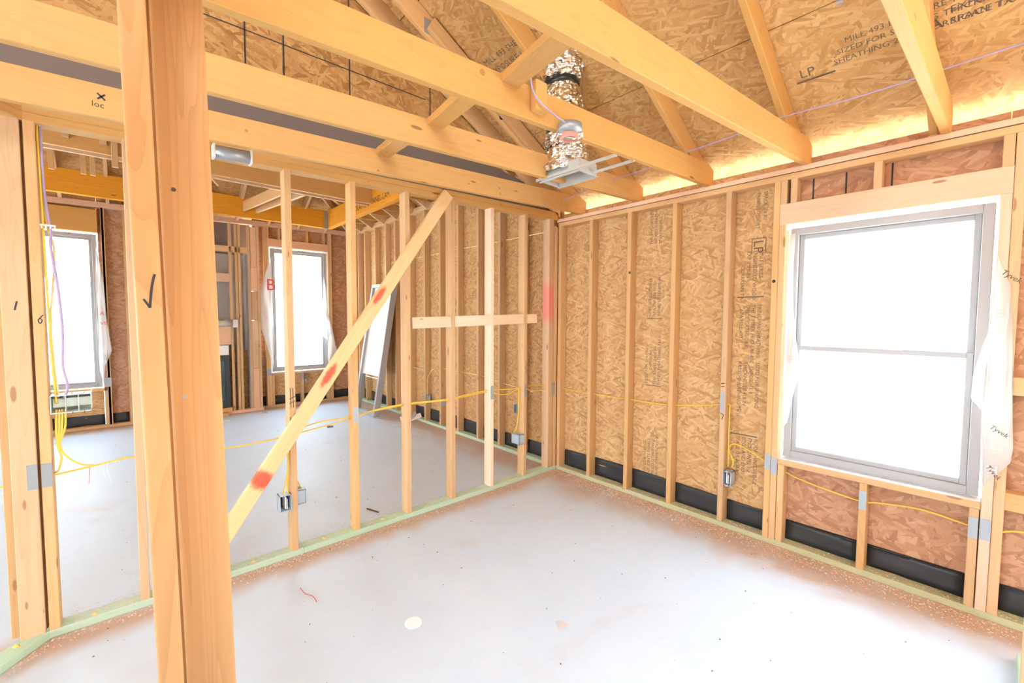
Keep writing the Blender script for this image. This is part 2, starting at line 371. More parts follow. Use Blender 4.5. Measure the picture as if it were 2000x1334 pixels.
# sheathing panels (strand board, joints between them)
YS = 0.091
def wall_panel(x0, x1, z0, z1, m='osb'):
    return panel('sheathing_panel', wr, M[m], (0, YS+0.011, 0), (1, 0, 0), (0, 0, 1), rect(x0+.0015, x1-.0015, z0+.0015, z1-.0015), 0.011)
for a, b in ((-5.30, -4.6), (-4.6, -3.38), (-3.38, -2.16), (-2.16, -0.94), (-0.94, 0.0)):
    wall_panel(a, b, 0.0, 2.44); wall_panel(a, b, 2.44, 3.2)
pA = wall_panel(0.0, 0.80, 0.0, 2.58); pB = wall_panel(0.80, 1.21, 0.0, 2.58)
pC = wall_panel(1.21, 1.98, 0.0, 2.58)
wall_panel(1.98, 2.95, 0.0, WZ0, 'osb_pink'); wall_panel(1.98, 2.95, WZ1, 2.58, 'osb_pink')
wall_panel(2.95, 4.1, 0.0, 2.58, 'osb_pink')
# plates
M['olive'] = wood('treated_olive_plate', (0.54, 0.57, 0.38), (0.44, 0.42, 0.24), knot=(0.15, 0.14, 0.07), knots=0.25, grain=0.7, vary=0.1)
abox('bottom_plate', wr, M['olive'], (0.0, 4.1), (0, D), (0, ZB))
abox('bottom_plate', wr, M['treated'], (-5.2, -0.09), (0, D), (0, ZB))
abox('top_plate', wr, M['wood'], (0.003, 4.1), (0, D), (H1, H1+T)); abox('top_plate', wr, M['pink'], (-0.02, 4.1), (0.003, D), (H1+T+.005, H1+2*T)); boxes('bark_edge', wr, M['knot0'], [((.01, 4.1), (.004, D), (H1+T+.0002, H1+T+.0048))])
abox('top_plate', wr, M['wood'], (-5.2, -0.09), (0, D), (H2, H2+T)); abox('top_plate', wr, M['wood'], (-5.2, -0.09), (0.002, D), (H2+T+.001, H2+2*T))
studs = {}
def rstud(x, z1=H1, z0=ZB, m='wood', w=T, nm='stud'):
    return abox(nm, wr, M[m], (x, x+w), (0, D), (z0, z1))
for i, x in enumerate((0.004, 0.388, 0.797, 1.204, 1.612)): studs[i] = rstud(x)
studs['king'] = rstud(1.921); studs['jack'] = rstud(1.960, WZ1); rstud(2.0015, WZ0-T, w=.037)
studs['mid'] = rstud(2.437, WZ0-T, nm='cripple_stud')
studs['crR'] = rstud(2.889, WZ0-T, nm='cripple_stud', w=.036); studs['jackR'] = rstud(2.9295, WZ1, m='pink', w=.040); rstud(2.971, w=.038)
for x in (3.40, 3.80): rstud(x)
abox('header', wr, M['pink'], (1.9605, 2.9695), (-.001, D), (WZ1, 2.29))
abox('sill_plate', wr, M['wood'], (2.0, 2.928), (-.001, D), (WZ0-T, WZ0))
for x in (1.9605, 2.0165): abox('cripple_stud', wr, M['wood'], (x, x+.036), (0, D), (2.29, H1))
abox('cripple_stud', wr, M['wood'], (2.434, 2.472), (0, D), (2.29, H1)); abox('cripple_stud', wr, M['wood'], (2.928, 2.968), (0, D), (2.29, H1))
for z in (1.165, 0.585): abox('fire_block', wr, M['wood'], (3.0095, 3.3995), (0.01, D), (z, z+.089))
for x in (-0.135, -0.54, -0.93, -1.34, -1.765, -2.19, -2.60, -3.02, -3.16, -3.50, -3.83, -4.22, -4.64, -4.94, -5.08):
    rstud(x, H2)
# black membrane along the foot of the sheathing, slightly wavy
def membrane(parent, a0, a1, f, top=0.155):
    n = max(2, int((a1-a0)/.045)); vs = []; fs = []
    rows = (0.0, .035, .07, .105, .135, top)
    for i in range(n+1):
        a = a0+(a1-a0)*i/n
        for j, z in enumerate(rows):
            off = 0.004+0.006*math.sin(a*9+j*2.1)*math.sin(z*30+a*3)**2+0.003*random.random()
            zz = z+0.012*math.sin(a*2.3)*(j == 5)+0.038
            vs.append(f(a, off, zz))
    k = len(rows)
    for i in range(n):
        for j in range(k-1): q = i*k+j; fs.append((q, q+k, q+k+1, q+1))
    o = mesh('flashing_strip', parent, M['membrane'], vs, fs, smooth=True)
    md = o.modifiers.new('thick', 'SOLIDIFY'); md.thickness = 0.0015; md.offset = 0
    return o
xs = [(-5.04, -4.98), (-4.90, -4.66), (-4.60, -4.24), (-4.18, -3.85), (-3.79, -3.52), (-3.46, -3.18), (-2.98, -2.62), (-2.56, -2.21), (-2.15, -1.785), (-1.725, -1.36), (-1.30, -.95), (-.89, -.56), (-.50, -.15),
      (.044, .386), (.428, .795), (.837, 1.202), (1.244, 1.610), (1.652, 1.919), (2.04, 2.435), (2.477, 2.887), (3.011, 3.398)]
for a, b in xs: membrane(wr, a, b, lambda a, o, z: (a, YS-o, z), 0.16 if a < 2 else 0.13)
nail_plate(studs[4], (1.6135, 1.6425), (-.0025, -.0004), (0.855, 1.005))
nail_plate(studs['king'], (1.922, 1.958), (-.0025, -.0004), (0.512, 0.618)); nail_plate(studs['jack'], (1.961, 1.998), (-.0025, -.0004), (0.487, 0.60))
nail_plate(studs['mid'], (2.438, 2.4735), (-.0025, -.0004), (0.405, 0.517))
nail_plate(studs['crR'], (2.890, 2.9245), (-.0025, -.0004), (0.405, 0.515)); nail_plate(studs['jackR'], (2.930, 2.9685), (-.0025, -.0004), (0.41, 0.52))
# knots and pen marks on the studs
def disc(parent, m, c, n, r, name='knot', sq=1.0):
    n = Vector(n).normalized(); x = n.orthogonal().normalized(); y = n.cross(x); c = Vector(c)
    vs = [c+x*r*math.cos(a)+y*r*sq*math.sin(a) for a in [2*PI*k/14 for k in range(14)]]
    return mesh(name, parent, m, vs, [tuple(range(14))])
M['knot'] = plain('dark_knot', (0.09, 0.045, 0.03), 0.7); M['knot2'] = plain('joist_knot', (0.40, 0.20, 0.07), 0.7)
disc(studs['king'], M['ink'], (1.938, -.0005, 1.79), (0, -1, 0), .011); disc(studs[2], M['knot'], (0.826, -.0005, 1.93), (0, -1, 0), .012)
for k in (0, .022): stroke(studs[4], M['ink'], [(1.617, -.0006, 1.04+k), (1.640, -.0006, 1.047+k)], (0, -1, 0), .006)
stroke(studs[4], M['ink'], [(1.618, -.0006, .845), (1.638, -.0006, .835), (1.628, -.0006, .80)], (0, -1, 0), .005)
# printed grade stamps on two of the sheathing panels (turned on their side)
def stamp_block(par, x, z, lines, size, down, step=None, m='stamp'):
    ux, uy = ((0, 0, -1), (1, 0, 0)) if down else ((0, 0, 1), (-1, 0, 0))
    for i, (s, dz) in enumerate(lines):
        xx = x+(-i if down else i)*(step or size*1.15)
        text(par, M[m], s, (xx, YS-.0008, z+dz), ux, uy, size)
L1 = [('SIZED FOR SPACING', 0), ('   EXPOSURE 1', 0), ('THICKNESS 0.418 IN', 0), ('RATED SHEATHING 24/16', 0)]
stamp_block(pC, 1.815, 1.23, L1, .036, True, .040)
stamp_block(pC, 1.815, 2.02, [('UNIT SERIES', 0), ('ENGINEERED WOOD', 0), ('EXP IMMUN', 0), ('CORRIGAN TX', -.10)], .036, True, .040)
stamp_block(pC, 1.815, 1.64, [('PRINCIPAL SHEATHING', 0), ('THE TIMBER HUD-UM-40C', 0), ('SPECIE CATEGORY', 0), ('APA MILL 493', -.03)], .036, True, .040)
stamp_block(pC, 1.820, .68, [('ROOF PANELS EDGE', 0), ('END JOINTS 1/8', 0), ('EDGE AND END', 0), ('SPACE OR BOARD', 0)], .036, True, .040)
stamp_block(pC, 1.83, 2.42, [('SPACE 1/8 IN', 0), ('PANEL SUPPORT', 0)], .034, True, .045)
boxes('stamp_bar', pC, M['stamp'], [((1.675, 1.85), (YS-.0012, YS-.0006), (1.690, 1.698)), ((1.66, 1.84), (YS-.0012, YS-.0006), (.69, .698)), ((1.76, 1.855), (YS-.0012, YS-.0006), (2.10, 2.106)), ((1.76, 1.765), (YS-.0012, YS-.0006), (2.0, 2.10)), ((1.85, 1.855), (YS-.0012, YS-.0006), (2.0, 2.10))])
text(pC, M['stamp'], 'LP', (1.775, YS-.0008, 2.09), (0, 0, -1), (1, 0, 0), .09)
stamp_block(pB, .985, 2.16, [('THE ENGINEERED', 0), ('WOOD SHEATHING', 0), ('SPAN PANELS', 0)], .036, False, .042)
stamp_block(pB, .985, 1.56, [('UNIT SERIES TIMBER', 0), ('APA PRP-108 HUD', 0), ('PANEL EXTERIOR 493', 0)], .036, False, .042)
stamp_block(pB, .965, .98, [('SIZED FOR SPACING', 0), ('EXPOSURE 1', .12), ('THICKNESS 0.418 IN', 0), ('RATED SHEATHING 24/16', 0)], .036, False, .038)
stamp_block(pB, .965, .18, [('SPACE 1/8 IN EDGE', 0), ('END JOINTS PANELS', 0), ('UNLESS OTHERWISE', 0), ('OR RECOMMENDED BY', 0)], .036, False, .038)
boxes('stamp_bar', pB, M['stamp'], [((.95, 1.09), (YS-.0012, YS-.0006), (1.535, 1.541)), ((.945, 1.09), (YS-.0012, YS-.0006), (.965, .971))])
# dark nail lines printed above the window
for x in (1.99, 2.115, 2.285, 2.50): boxes('nail_line', wr, M['ink'], [((x, x+.009), (YS-.0012, YS-.0006), (2.292, H1-.002))])

# ------------------------------------------------------------------ windows
def window(name, f, a0, a1, z0, z1, rail=None, fw_=0.045):
    """f(a, depth, z): a along the wall, depth from the stud face outwards"""
    w = struct(empty(name, f((a0+a1)/2, 0, z0)))
    def bx(nm, A, Dp, Z, m, par=w, c=.003):
        p, q = Vector(f(A[0], Dp[0], Z[0])), Vector(f(A[1], Dp[1], Z[1]))
        return abox(nm, par, m, sorted((p.x, q.x)), sorted((p.y, q.y)), sorted((p.z, q.z)), c)
    d0, d1 = 0.055, 0.115
    bx('window_frame', (a0, a0+fw_), (d0, d1), (z0, z1), M['vinyl']); bx('window_frame', (a1-fw_, a1), (d0, d1), (z0, z1), M['vinyl'])
    bx('window_frame', (a0+fw_, a1-fw_), (d0, d1), (z0, z0+fw_), M['vinyl']); bx('window_frame', (a0+fw_, a1-fw_), (d0, d1), (z1-fw_, z1), M['vinyl'])
    i0, i1 = a0+fw_, a1-fw_
    halves = [(z0+fw_, rail, d0+.012), (rail, z1-fw_, d0+.032)] if rail else [(z0+fw_, z1-fw_, d0+.02)]
    s = 0.030
    for k, (b0, b1, dd) in enumerate(halves):
        lo, hi = (b0, b1+.018) if k == 0 and rail else (b0-.010, b1) if rail else (b0, b1)
        sash = bx('sash', (i0, i0+s), (dd, dd+.028), (lo, hi), M['vinyl'])
        bx('sash_stile', (i1-s, i1), (dd, dd+.028), (lo, hi), M['vinyl'], sash)
        bx('sash_rail', (i0+s, i1-s), (dd, dd+.028), (lo, lo+s), M['vinyl'], sash); bx('sash_rail', (i0+s, i1-s), (dd, dd+.028), (hi-s, hi), M['vinyl'], sash)
        bx('pane', (i0+s, i1-s), (dd+.012, dd+.016), (lo+s, hi-s), M['glass'], sash, 0)
        if k == 0 and rail: bx('sash_lock', (i1-.28, i1-.18), (dd-.012, dd+.01), (hi, hi+.014), M['white'], sash)
    return w
w1 = window('window_1', lambda a, d, z: (a, d, z), WX0+.012, WX1-.010, WZ0+.012, WZ1-.022, 1.345)
boxes('flashing_tape', w1, M['wrap'], [((WX0, WX1), (.004, .115), (WZ0+.0005, WZ0+.004))])
XF = -5.2
w2 = window('window_2', lambda a, d, z: (XF-d, a, z), -1.375, -.455, .60, 2.70, None, .05)
w3 = window('window_3', lambda a, d, z: (XF-d, a, z), -4.34, -3.48, .56, 2.64, None, .05)

# ------------------------------------------------------------------ back wall of the great room, inner stud face x = XF
wb = struct(empty('wall_back'))
zt = lambda y: 3.06+0.018*y
def bstud(y, z1=None, z0=ZB, m='wood', w=T, nm='stud', x=XF): return abox(nm, wb, M[m], (x-D, x), (y, y+w), (z0, zt(y) if z1 is None else z1))
def bpanel(y0, y1, z0, z1, m='osb'):
    return panel('sheathing_panel', wb, M[m], (XF-YS-.011, 0, 0), (0, 1, 0), (0, 0, 1), rect(y0+.0015, y1-.0015, z0+.0015, z1-.0015), 0.011)
bpanel(-.445, .10, 0, 3.25, 'osb_pink'); bpanel(-1.39, -.445, 0, .588, 'osb'); bpanel(-1.39, -.445, 2.71, 3.25, 'osb_pink'); bpanel(-1.62, -1.39, 0, 3.25, 'osb_pink')
bpanel(-3.47, -2.3, 0, 3.25, 'osb_pink'); bpanel(-2.3, -1.62, 0, 1.0); bpanel(-4.35, -3.47, 0, .548); bpanel(-4.35, -3.47, 2.66, 3.25); bpanel(-6.6, -4.35, 0, 3.25)
for (n_, a, b, k) in (('bottom_plate', -8.0, .0, 0), ('top_plate', -8.0, .0, 1), ('top_plate', -8.0, .0, 2)):
    if k == 0: board(n_, wb, M['wood'], (XF-D/2, a, T/2), (XF-D/2, b, T/2), D, T, (1, 0, 0))
    else: board(n_, wb, M['pink'], (XF-D/2, a, zt(a)+T*(k-.5)), (XF-D/2, b, zt(b)+T*(k-.5)), D, T, (1, 0, 0))
for y in (-.445, -.055, -3.47+.041, -3.21, -4.43, -4.8, -5.2, -5.6): bstud(y)
bstud(-1.435); bstud(-1.475); bstud(-1.395, .55); bstud(-.415); bstud(-.485, .55); bstud(-.93, .55, nm='cripple_stud')
bstud(-3.466, .51); bstud(-3.93, .51, nm='cripple_stud'); bstud(-4.388, .51)
abox('header', wb, M['pink'], (XF-D, XF+.001), (-1.43, -.445), (2.715, 2.845)); abox('header', wb, M['joist'], (XF-D, XF+.001), (-4.39, -3.466), (2.66, 2.965))
for y in (-1.25, -.80, -.52): bstud(y, None, 2.845, nm='cripple_stud', w=.03)
abox('sill_plate', wb, M['wood'], (XF-D, XF+.001), (-1.39, -.445), (.553, .59)); abox('sill_plate', wb, M['wood'], (XF-D, XF+.001), (-4.35, -3.466), (.512, .55))
for a, b in ((-.405, -.06), (-.90, -.49), (-1.36, -.935), (-1.60, -1.48), (-3.9, -3.47), (-4.34, -3.96), (-3.39, -3.22)):
    membrane(wb, a, b, lambda a, o, z: (XF-YS+o, a, z), .15)
bs = bstud(-3.512+.082, nm='stud', w=.03)
abox('nail_plate', wb, M['galv'], (XF, XF+.002), (-3.46, -3.39), (.565, .69)); abox('nail_plate', wb, M['galv'], (XF, XF+.002), (-1.47, -1.40), (.545, .66)); abox('nail_plate', wb, M['galv'], (XF, XF+.002), (-.932, -.89), (.455, .55))
# chimney chase with its framing, in front of the back wall
ch = struct(empty('wall_chase'))
XC = -5.1
panel('chase_lining', ch, M['greylight'], (XC-.35, 0, 0), (0, 1, 0), (0, 0, 1), rect(-3.0, -1.72, 0, 2.55), .012)
panel('chase_side', ch, M['greylight'], (0, -1.735, 0), (-1, 0, 0), (0, 0, 1), rect(5.1, 5.45, 0, 2.55), .012)
for y in (-1.982, -1.905, -1.863): abox('stud', ch, M['wood'], (XC-D, XC), (y, y+.037), (ZB, 3.0))
abox('stud', ch, M['wood'], (XC-D, XC), (-1.728, -1.692), (ZB, 3.0)); abox('stud', ch, M['wood'], (XC-D, XC), (-1.60, -1.563), (ZB, 3.0)); abox('stud', ch, M['wood'], (XC-D, XC), (-2.6, -2.562), (ZB, 3.0))
for i, (a, b, mm) in enumerate(((.04, .70, 'pink'), (.70, 1.15, 'wood'), (1.15, 1.48, 'pink'), (1.48, 1.95, 'wood'), (1.95, 2.33, 'pink'), (2.33, 2.98, 'pink'))):
    abox('filler_block', ch, M[mm], (XC-.075-.012*(i % 2), XC-.012*(i % 2)-.004), (-1.690, -1.602), (a+.002, b-.002))
abox('header', ch, M['pink'], (XC-D, XC), (-2.56, -1.984), (1.10, 1.385)); abox('header', ch, M['pink'], (XC-D, XC), (-2.56, -1.984), (2.08, 2.21)); abox('header', ch, M['wood'], (XC-D, XC), (-2.56, -1.73), (2.55, 2.64))
abox('bottom_plate', ch, M['pink'], (XC-D, XC+.02), (-2.7, -1.55), (0, .045)); abox('base_block', ch, M['wood'], (XC-D, XC+.05), (-2.7, -2.0), (.046, .105)); abox('base_block', ch, M['wood'], (XC-D, XC+.11), (-2.7, -2.06), (0, .04))
panel('attic_shade_sheet', ch, M['greyboard'], (XC-.37, 0, 0), (0, 1, 0), (0, 0, 1), rect(-3.05, -1.62, 2.50, 3.5), .012)  # dark sheet added above the chase, its colour standing in for attic darkness
fp = thing('fireplace_insert', 'black metal fireplace insert with a glass front, framed into the chimney chase', 'fireplace', (XC, -2.3, .11))
boxes('firebox', fp, M['steel'], [((XC-.30, XC-.002), (-2.55, -2.02), (.11, .93))])
boxes('front_frame', fp, M['steel'], [((XC-.002, XC+.015), (-2.55, -2.49), (.11, .93)), ((XC-.002, XC+.015), (-2.08, -2.02), (.11, .93)), ((XC-.002, XC+.015), (-2.49, -2.08), (.84, .93)), ((XC-.002, XC+.015), (-2.49, -2.08), (.11, .22))])
boxes('glass_front', fp, plain('smoked_glass', (.05, .085, .10), .08), [((XC, XC+.004), (-2.488, -2.082), (.222, .838))])
abox('lintel_plate', fp, M['white'], (XC-.02, XC+.004), (-2.55, -2.02), (.935, 1.09), .001)
pv = thing('vent_pipe', 'white plastic pipe lying across the chimney chase studs', 'pipe', (XC+.05, -2.2, 1.43))
tube('pipe_body', pv, M['white'], [(XC+.05, -2.6, 1.42), (XC+.05, -2.03, 1.44)], .045, curved=False, sides=16); tube('pipe_collar', pv, M['vinyl'], [(XC+.05, -2.08, 1.438), (XC+.05, -1.99, 1.441)], .052, curved=False, sides=16)
bxk = thing('junction_box', 'small white square cover on the chimney chase stud beside the pipe', 'electrical box', (XC+.01, -1.93, 1.36))
abox('box_body', bxk, M['white'], (XC, XC+.03), (-1.96, -1.89), (1.37, 1.49), .004); boxes('box_cover', bxk, M['white'], [((XC+.03, XC+.034), (-1.955, -1.895), (1.375, 1.485))])

# ------------------------------------------------------------------ stud partition, near face x = 0
wp = struct(empty('wall_partition'))
pt = lambda y: 2.506+0.0275*y
P = {}
def pstud(y, m='wood', nm='stud', z1=None): return abox(nm, wp, M[m] if isinstance(m, str) else m, (-D, 0), (y, y+T), (ZB, pt(y)+.004 if z1 is None else z1))
redA = wood('stud_red_a', LT, DK, spots=[((.019, 0, 1.24), (.05, .1, .16), RED)])
redP7 = wood('stud_red_b', (0.83, .60, .38), DK, spots=[((.019, .0, 1.68), (.1, .1, .26), (.82, .28, .22))])
P[-5] = pstud(-2.488); P[-4] = pstud(-2.082); P[-3] = pstud(-1.676); P[-2] = pstud(-1.269); P[-1] = pstud(-.862, 'pale'); P[0] = pstud(-.456)
P[1] = abox('stud', wp, wood('stud_red_c', LT, DK, spots=[((0, 0, 1.655), (.2, .2, .27), (.80, .25, .22))]), (-D, 0), (-.124, -.058), (ZB, pt(-.1)+.004))
P[2] = abox('stud', wp, M['wood'], (-D, -.001), (-.052, -.001), (ZB, 2.44))
P[-6] = pstud(-2.90); P[-7] = pstud(-3.225); P[-8] = pstud(-3.556)
for a, b in ((-3.56, -2.42), (-2.418, -1.25), (-1.248, -.002)): abox('bottom_plate', wp, M['treated'], (-D, .001), (a, b), (0, ZB))
for k in (0, 1):
    a, b = -3.62, -.004
    board('top_plate', wp, M['joist'], (-D/2, a, pt(a)+T*(k+.5)), (-D/2, b, pt(b)+T*(k+.5)), D, T, (1, 0, 0))
nail_plate(P[-4], (.0004, .0025), (-2.081, -2.045), (.805, .912)); nail_plate(P[-1], (.0004, .0025), (-.861, -.826), (.82, .94)); nail_plate(P[0], (.0004, .0025), (-.453, -.422), (.793, .91)); nail_plate(P[1], (.0004, .0025), (-.075, -.03), (.77, .895))
nail_plate(P[-8], (.0004, .0025), (-3.555, -3.519), (.733, .845))
# pen marks on the first stud: a hash and an arrow
for dy in (.006, .020): stroke(P[-5], M['ink'], [(.0007, -2.486+dy, 1.09), (.0007, -2.483+dy, .965)], (1, 0, 0), .004)
for dz in (0, .028): stroke(P[-5], M['ink'], [(.0007, -2.486, 1.02-dz), (.0007, -2.454, 1.035-dz)], (1, 0, 0), .004)
stroke(P[-5], M['ink'], [(.0007, -2.455, .93), (.0007, -2.482, .865)], (1, 0, 0), .004); stroke(P[-5], M['ink'], [(.0007, -2.482, .905), (.0007, -2.482, .865), (.0007, -2.458, .878)], (1, 0, 0), .004)
stroke(P[0], M['ink'], [(.0007, -.44, 1.13), (.0007, -.425, 1.10), (.0007, -.44, 1.07), (.0007, -.426, 1.04), (.0007, -.44, 1.02)], (1, 0, 0), .004)
stroke(P[-8], M['ink'], [(.0007, -3.522, 1.54), (.0007, -3.538, 1.515), (.0007, -3.532, 1.50), (.0007, -3.526, 1.515), (.0007, -3.534, 1.525)], (1, 0, 0), .004)
# short wall at 45 degrees that ends the partition on the left
wc = struct(empty('wall_corner'))
c0 = Vector((-.045, -3.575, 0)); dr = Vector((.777, -.63, 0)); nr = Vector((.63, .777, 0))
board('bottom_plate', wc, M['treated'], c0+dr*.02+Vector((0, 0, T/2))-nr*.0, c0+dr*1.3+Vector((0, 0, T/2)), D, T, nr)
ls = abox('stud', wc, M['wood'], (-.035, .003), (-3.648, -3.566), (ZB, 2.41)); abox('stud', wc, M['wood'], (-.075, -.037), (-3.60, -3.562), (ZB, 2.41))
abox('blocking', wc, M['wood'], (-.06, -.037), (-3.5615, -3.5565), (.42, .83)); abox('stud', wc, M['wood'], (-.075, -.037), (-3.68, -3.65), (ZB, 2.41))
abox('blocking', wc, M['wood'], (-.07, -.04), (-3.566, -3.5575), (1.70, 2.40))
for k in (0, 1): board('top_plate', wc, M['joist'], c0+dr*.0+Vector((0, 0, 2.41+T*(k+.5))), c0+dr*1.3+Vector((0, 0, 2.40+T*(k+.5))), D, T, nr)
nail_plate(ls, (.0034, .0055), (-3.60, -3.566), (.733, .85))
stroke(ls, M['ink'], [(.0037, -3.60, 1.60), (.0037, -3.608, 1.56)], (1, 0, 0), .006)

# ------------------------------------------------------------------ gable wall above the partition
wg = struct(empty('wall_gable'))
XG = -.05
RZ = lambda y: 2.71-.56*y          # underside of the roof deck over this room
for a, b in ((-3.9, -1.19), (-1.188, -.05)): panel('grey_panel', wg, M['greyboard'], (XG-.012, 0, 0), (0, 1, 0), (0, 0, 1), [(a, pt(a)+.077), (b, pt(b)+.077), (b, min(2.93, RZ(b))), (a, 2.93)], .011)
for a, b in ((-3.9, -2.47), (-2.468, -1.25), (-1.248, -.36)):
    gp = panel('gable_panel', wg, M['osb_shaded'], (XG-.012, 0, 0), (0, 1, 0), (0, 0, 1), [(a, 2.932), (b, 2.932), (b, RZ(b)), (a, RZ(a))], .011)
for y in (-2.672, -2.466, -2.058, -1.433, -.95): boxes('nail_line', wg, M['ink'], [((XG-.0006, XG), (y, y+.009), (2.935, RZ(y)-.01))])
boxes('nail_line', wg, M['ink'], [((XG-.0006, XG), (-3.7, -1.47), (3.20, 3.207))])

# ------------------------------------------------------------------ ceiling joists over the room
ce = struct(empty('ceiling'))
JH = .140
joist = {}
for k, x, sl in ((1, .30, .037), (2, .905, .043), (3, 1.492, .045), (4, 2.112, .085), (5, 2.742, .09)):
    zb = 2.519; y1, y0 = .06, -4.4
    # heel clipped to the roof slope
    t_ = T if k > 1 else T
    z0_, z1_ = zb-sl*(-y0), zb+sl*y1
    hw = .12
    prof = [(y0, z0_), (y1, zb), (y1, zb+hw), (-.03, zb+JH+.012), (y0, z0_+JH)]
    vs = [(x-t_, y, z) for y, z in prof]+[(x, y, z) for y, z in prof]; n = 5
    fs = [tuple(range(n)), tuple(range(2*n-1, n-1, -1))]+[(i, n+i, n+(i+1) % n, (i+1) % n) for i in range(n)]
    me_o = mesh('ceiling_joist', ce, M['joist'], vs, fs, uv=lambda c: (c.y, c.z+c.x*3))
    bv = me_o.modifiers.new('ease', 'BEVEL'); bv.width = .003; bv.segments = 1
    joist[k] = me_o
def blocking(xa, xb, y, z, m='joist', ya=None, za=None):
    board('blocking', ce, M[m], (xa, y, z), (xb, ya if ya is not None else y, za if za is not None else z), .089, T, (0, 1, 0))
blocking(.305, .862, -1.99, 2.575, ya=-2.15, za=2.455); blocking(.908, 1.449, -1.98, 2.565, ya=-2.14, za=2.47); blocking(1.495, 2.069, -1.97, 2.56, ya=-2.18, za=2.445)
abox('cleat', ce, M['joist'], (1.4925, 1.53), (-1.845, -1.775), (2.47, 2.60))
for p in ((.2995+.001, -2.74, 2.50), (.3005, -2.02, 2.46), (.3005, -1.02, 2.55), (.3005, -1.01, 2.51)): disc(joist[1], M['knot2'], (p[0], p[1], p[2]), (1, 0, 0), .008)
disc(joist[3], M['knot2'], (1.4925, -2.12, 2.54), (1, 0, 0), .014); disc(joist[3], M['knot2'], (1.4925, -1.60, 2.50), (1, 0, 0), .010)
disc(wp, M['knot2'], (.0008, -2.77, 2.47), (1, 0, 0), .013); disc(wp, M['knot2'], (.0008, -.75, 2.53), (1, 0, 0), .010)
text(joist[1], M['ink'], 'loc', (.3008, -3.32, 2.44), (0, 1, 0), (0, 0, 1), .034, 'marker_mark'); stroke(joist[1], M['ink'], [(.3008, -3.30, 2.50), (.3008, -3.275, 2.475)], (1, 0, 0), .007); stroke(joist[1], M['ink'], [(.3008, -3.275, 2.50), (.3008, -3.30, 2.475)], (1, 0, 0), .007)

# ------------------------------------------------------------------ roof
rf = struct(empty('roof'))
sl = Vector((0, -1, .56)).normalized(); rl = math.sqrt(1+.56**2)
def deck(x0, x1, y0, y1, m='osb_roof'):
    a0, a1 = -y0*rl, -y1*rl
    return panel('roof_panel', rf, M[m], (0, 0, 2.71), sl, (1, 0, 0), rect(a0+.0015, a1-.0015, x0+.0015, x1-.0015), -.0)
def deck(x0, x1, y0, y1, m='osb_roof'):
    a0, a1 = -y0*rl, -y1*rl
    o = panel('roof_panel', rf, M[m], (0, 0, 2.71), (1, 0, 0), sl, rect(x0+.0015, x1-.0015, a0+.0025, a1-.0025), -.012)
    return o
rowy = [.62, -.42+.0, -1.46, -2.50, -3.54, -4.2]
rowy = [.45, -.64, -1.70, -2.76, -3.82, -4.4]
roofp = {}
for r in range(5):
    off = 0 if r % 2 else 1.1
    xs_ = [-.062]+[x for x in ((.8375, 3.3175) if r % 2 else (2.0475, 4.5)) if -.06 < x < 5]+[5.0]
    for i in range(len(xs_)-1): roofp[(r, i)] = deck(xs_[i], xs_[i+1], rowy[r], rowy[r+1])
panel('roof_panel', rf, M['osb_roof'], (0, -4.4, 2.71+.56*4.4), (1, 0, 0), Vector((0, -1, -.56)).normalized(), rect(-.06, 5, 0, 4.6), -.012)
M['felt'] = plain('light_block_felt', (.05, .05, .05), .9)
panel('deck_light_block', rf, M['felt'], (0, 0, 2.73), (1, 0, 0), sl, rect(-.062, 5.0, -.45*rl, 4.4*rl), .002)  # unseen sheet added over the deck to stop sun leaking through its joints
# rafters beside the joists
def rafter(x, y0=-4.35, y1=.03, m='joist', z0=2.708, h=.163, t=.035):
    vs, fs = [], []
    prof = [(y1, 2.545-.56*y1), (y1, z0-.56*y1), (y0, z0-.56*y0), (y0, 2.545-.56*y0)]
    vs = [(x, y, z) for y, z in prof]+[(x+t, y, z) for y, z in prof]
    fs = [(0, 1, 2, 3), (7, 6, 5, 4), (0, 4, 5, 1), (1, 5, 6, 2), (2, 6, 7, 3), (3, 7, 4, 0)]
    o = mesh('rafter', rf, M[m], vs, fs, uv=lambda c: (c.y*1.15, c.x+c.z+.56*c.y))
    bv = o.modifiers.new('ease', 'BEVEL'); bv.width = .003; bv.segments = 1
    return o
raf = {1: rafter(.222, m='wood'), 0: rafter(-.035, m='wood'), 2: rafter(.820), 3: rafter(1.410), 4: rafter(2.030), 5: rafter(2.655), 6: rafter(3.30)}
for x, t in ((2.655, .035), (2.030, .035), (1.41, .035), (.82, .035)): abox('rafter_foot', rf, M['wood'], (x, x+t), (-.002, .06), (2.5185, 2.545-.56*.06+.01), .001)
sis = board('rafter_splice', rf, M['wood'], (.277, -1.62, 3.54), (.277, -.42, 2.865), .10, .036, (0, .56, 1))
disc(raf[1], M['ink'], (.2576, -.965, 3.125), (1, 0, 0), .026, 'dark_spot', .8); disc(raf[0], M['ink'], (.0006, -.71, 3.045), (1, 0, 0), .024, 'dark_spot', .8)
abox('metal_tab', rf, M['galv'], (.2578, .2605), (-1.66, -1.57), (RZ(-1.62)-.14, RZ(-1.62)-.04), .0005)
abox('eave_light_block', rf, M['wood'], (-.062, 5.0), (.45, .475), (2.29, 2.465))  # unseen board added to block low outside light at the eave
